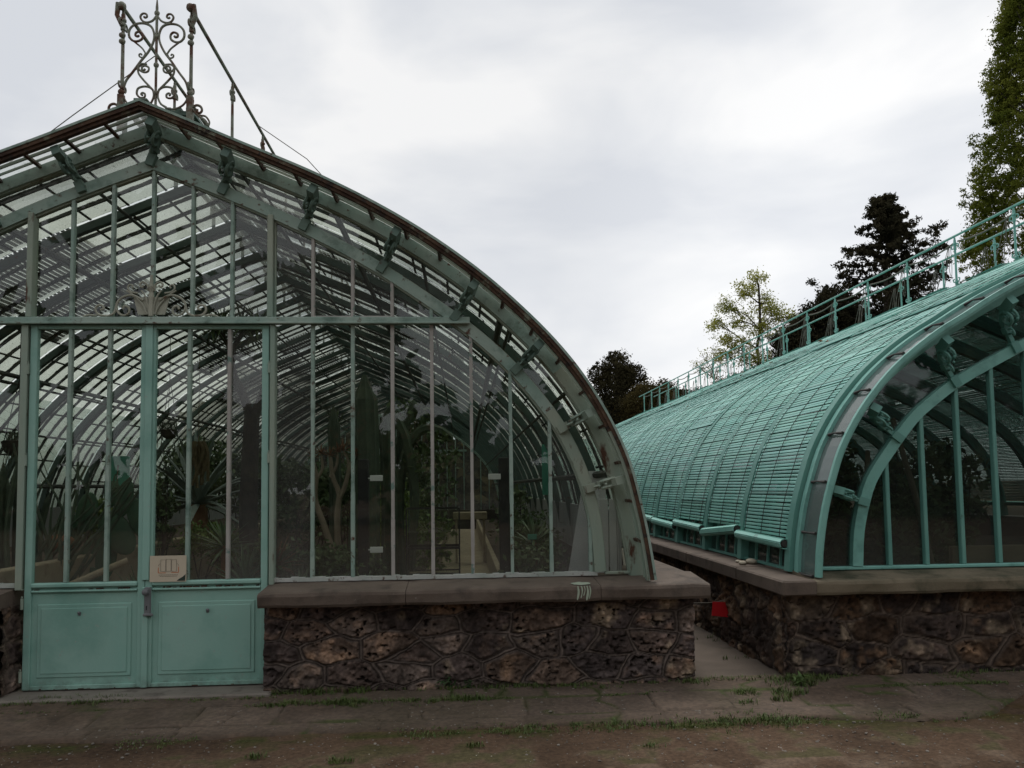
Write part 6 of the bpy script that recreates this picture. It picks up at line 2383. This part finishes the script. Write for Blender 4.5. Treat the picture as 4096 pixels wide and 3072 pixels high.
# ================================================================== small things outside
def build_small():
    rg = random.Random(19)
    # notice fixed to the glass of the right door leaf
    x0, x1, z0, z1, y = -2.338, -2.072, 0.942, 1.136, -0.055
    t = thing('notice', 'cream paper notice with a plan drawing and orange line taped to the door glass', 'notice', (x0, y, z0))
    mb = MB()
    mb.box(x0, x1, y - 0.0012, y, z0, z1)
    mb.build('paper', M['paper'], t)
    f = lambda u, v: (x0 + u * (x1 - x0), z1 - v * (z1 - z0))

    def line(pts, w, mat, nm):
        m = MB()
        for a, b in zip(pts[:-1], pts[1:]):
            p, q = f(*a), f(*b)
            m.bar((p[0], y - 0.0022, p[1]), (q[0], y - 0.0022, q[1]), w, 0.0012, (0, 1, 0))
        m.build(nm, mat, t)
    for k in range(3):
        u = 0.30 + 0.15 * k
        line([(u, 0.16 - 0.02 * (k == 1)), (u + 0.13, 0.16 - 0.02 * (k == 1)), (u + 0.13, 0.60), (u, 0.60), (u, 0.16 - 0.02 * (k == 1))], 0.0016, M['ink'], 'plan_line')
    line([(0.29, 0.30), (0.24, 0.36), (0.24, 0.40)], 0.0014, M['ink'], 'plan_line')
    line([(0.74, 0.30), (0.79, 0.36), (0.79, 0.40)], 0.0014, M['ink'], 'plan_line')
    line([(0.235, 0.45), (0.235, 0.655), (0.44, 0.655)], 0.0040, M['orange'], 'orange_line')
    line([(0.585, 0.645), (0.79, 0.645), (0.79, 0.43)], 0.0040, M['orange'], 'orange_line')
    for v in (0.735, 0.785):
        u = 0.25 if v < .75 else 0.28
        m = MB()
        while u < 0.75:
            w = rg.uniform(0.025, 0.06)
            p, q = f(u, v), f(min(u + w, 0.77), v)
            m.bar((p[0], y - 0.0022, p[1]), (q[0], y - 0.0022, q[1]), 0.0026, 0.0012, (0, 1, 0))
            u += w + 0.012
        m.build('text_line', M['ink'], t)
    m = MB()
    m.prism([f(0.74, 0.97), f(0.97, 0.97), f(0.985, 0.72), f(0.90, 0.82), f(0.80, 0.90)], y - 0.0026, y - 0.0014)
    m.ball((f(0.85, 0.90)[0], y - 0.003, f(0.85, 0.90)[1]), (0.003, 0.001, 0.003), 6, 4)
    m.build('corner_print', M['greenprint'], t)
    # wire across the gap and the red sign on it
    mb = MB()
    pts = [(1.68, 1.05, 0.60), (1.95, 1.06, 0.535), (2.22, 1.08, 0.515), (2.40, 1.09, 0.53), (2.53, 1.10, 0.585)]
    mb.tube(cr_curve(pts, 6), 0.005, 5)
    tag(mb.build('barrier_wire', M['rope']), 'thin wire strung low across the gap between the two stone plinths', 'wire')
    mb = MB()
    mb.add([(2.295, 1.068, 0.525), (2.475, 1.078, 0.510), (2.458, 1.078, 0.375), (2.282, 1.068, 0.398), (2.295, 1.072, 0.525), (2.475, 1.082, 0.510), (2.458, 1.082, 0.375), (2.282, 1.072, 0.398)],
           [(0, 1, 2, 3), (7, 6, 5, 4), (0, 4, 5, 1), (1, 5, 6, 2), (2, 6, 7, 3), (3, 7, 4, 0)])
    tag(mb.build('warning_sign', M['red']), 'small plain red plastic sign hanging in the gap between the houses', 'sign')
    # pale stones on the side coping
    for k, (x, y, r) in enumerate(((2.47, 0.74, 0.034), (2.57, 0.80, 0.044), (2.50, 0.92, 0.024), (2.66, 0.86, 0.028))):
        mb = MB()
        q = Matrix.Rotation(rg.uniform(0, 3), 3, 'Z')
        mb.ball((x, y, 0.892 + r * 0.5), (r * 1.35, r, r * 0.62), 10, 7, 0, q)
        for i, p in enumerate(mb.v):
            n = 1 + 0.13 * math.sin(p[0] * 130 + k) * math.cos(p[1] * 110)
            mb.v[i] = (x + (p[0] - x) * n, y + (p[1] - y) * n, p[2])
        tag(mb.build('stone', M['petal'], None, True), 'pale rounded stone in a small heap on the teal house coping', 'stone', 'pale stones on the side coping')
    # dry leaves on the blinds
    H, cx = SKIN_R, CXR
    for k, (a, y) in enumerate(((1.35, 5.2), (1.55, 6.9), (1.62, 7.2), (2.0, 5.6), (1.1, 2.2), (2.25, 3.3), (2.2, 6.4), (2.5, 8.4), (2.1, 8.8), (2.55, 9.6), (1.9, 10.5), (1.75, 4.4), (3.3, 6.2), (1.5, 8.0), (2.75, 5.1), (2.3, 11.2))):
        p, n = H.at(a, 0.098)
        mb = MB()
        ang = rg.uniform(0, 6.283)
        s = rg.uniform(0.032, 0.055)
        X = Vector((cx - p[0], y, p[1]))
        tn = Vector((-n[1], 0, -n[0]))
        ey = Vector((0, 1, 0))
        nn = Vector((-n[0], 0, n[1]))
        e1 = tn * math.cos(ang) + ey * math.sin(ang)
        e2 = -tn * math.sin(ang) + ey * math.cos(ang)
        vs = [X - e1 * s, X + e2 * s * .55 + nn * s * .5, X + e1 * s + nn * s * .25, X - e2 * s * .5 + nn * s * .4, X + nn * 0.004]
        mb.add([tuple(v) for v in vs], [(0, 4, 1), (4, 2, 1), (0, 3, 4), (3, 2, 4)])
        tag(mb.build('dead_leaf', M['brownleaf']), 'dry brown leaf lying on the teal slatted blinds', 'leaf', 'dry leaves on the blinds')
    # broad-leaved weeds at the foot of the wall
    for (x, y, s, lab) in ((-0.12, -0.20, 1.0, 'dark leafy weed growing against the rubble wall of the weathered house'), (0.02, -0.21, 0.6, 'small weed right beside the dark leafy one'), (2.44, -0.42, 0.9, 'bright weed at the corner of the teal house plinth')):
        t = thing('weed', lab, 'weed', (x, y, 0.12))
        mb = MB()
        for k in range(int(34 * s)):
            az = rg.uniform(0, 6.283)
            leaf_blade(mb, (x + rg.uniform(-.05, .05) * s, y + rg.uniform(-.02, .02), 0.125 + rg.uniform(0, .10) * s), az, rg.uniform(-.1, 1.2), rg.uniform(.035, .075) * s, 0.022 * s, rg.uniform(.2, 1.1), 0, 4)
        for k in range(6):
            mb.tube([(x, y, 0.11), (x + rg.uniform(-.05, .05) * s, y + rg.uniform(-.02, .02), 0.13 + rg.uniform(.03, .13) * s)], 0.0025, 4)
        mb.build('leaves', surf('weed_leaf_%d' % int(x * 100), (0.028, 0.06, 0.02) if x < 2 else (0.05, 0.095, 0.02), (0.05, 0.09, 0.03) if x < 2 else (0.08, 0.125, 0.03), 20, rough=0.6, bump=0), t)


build_small()
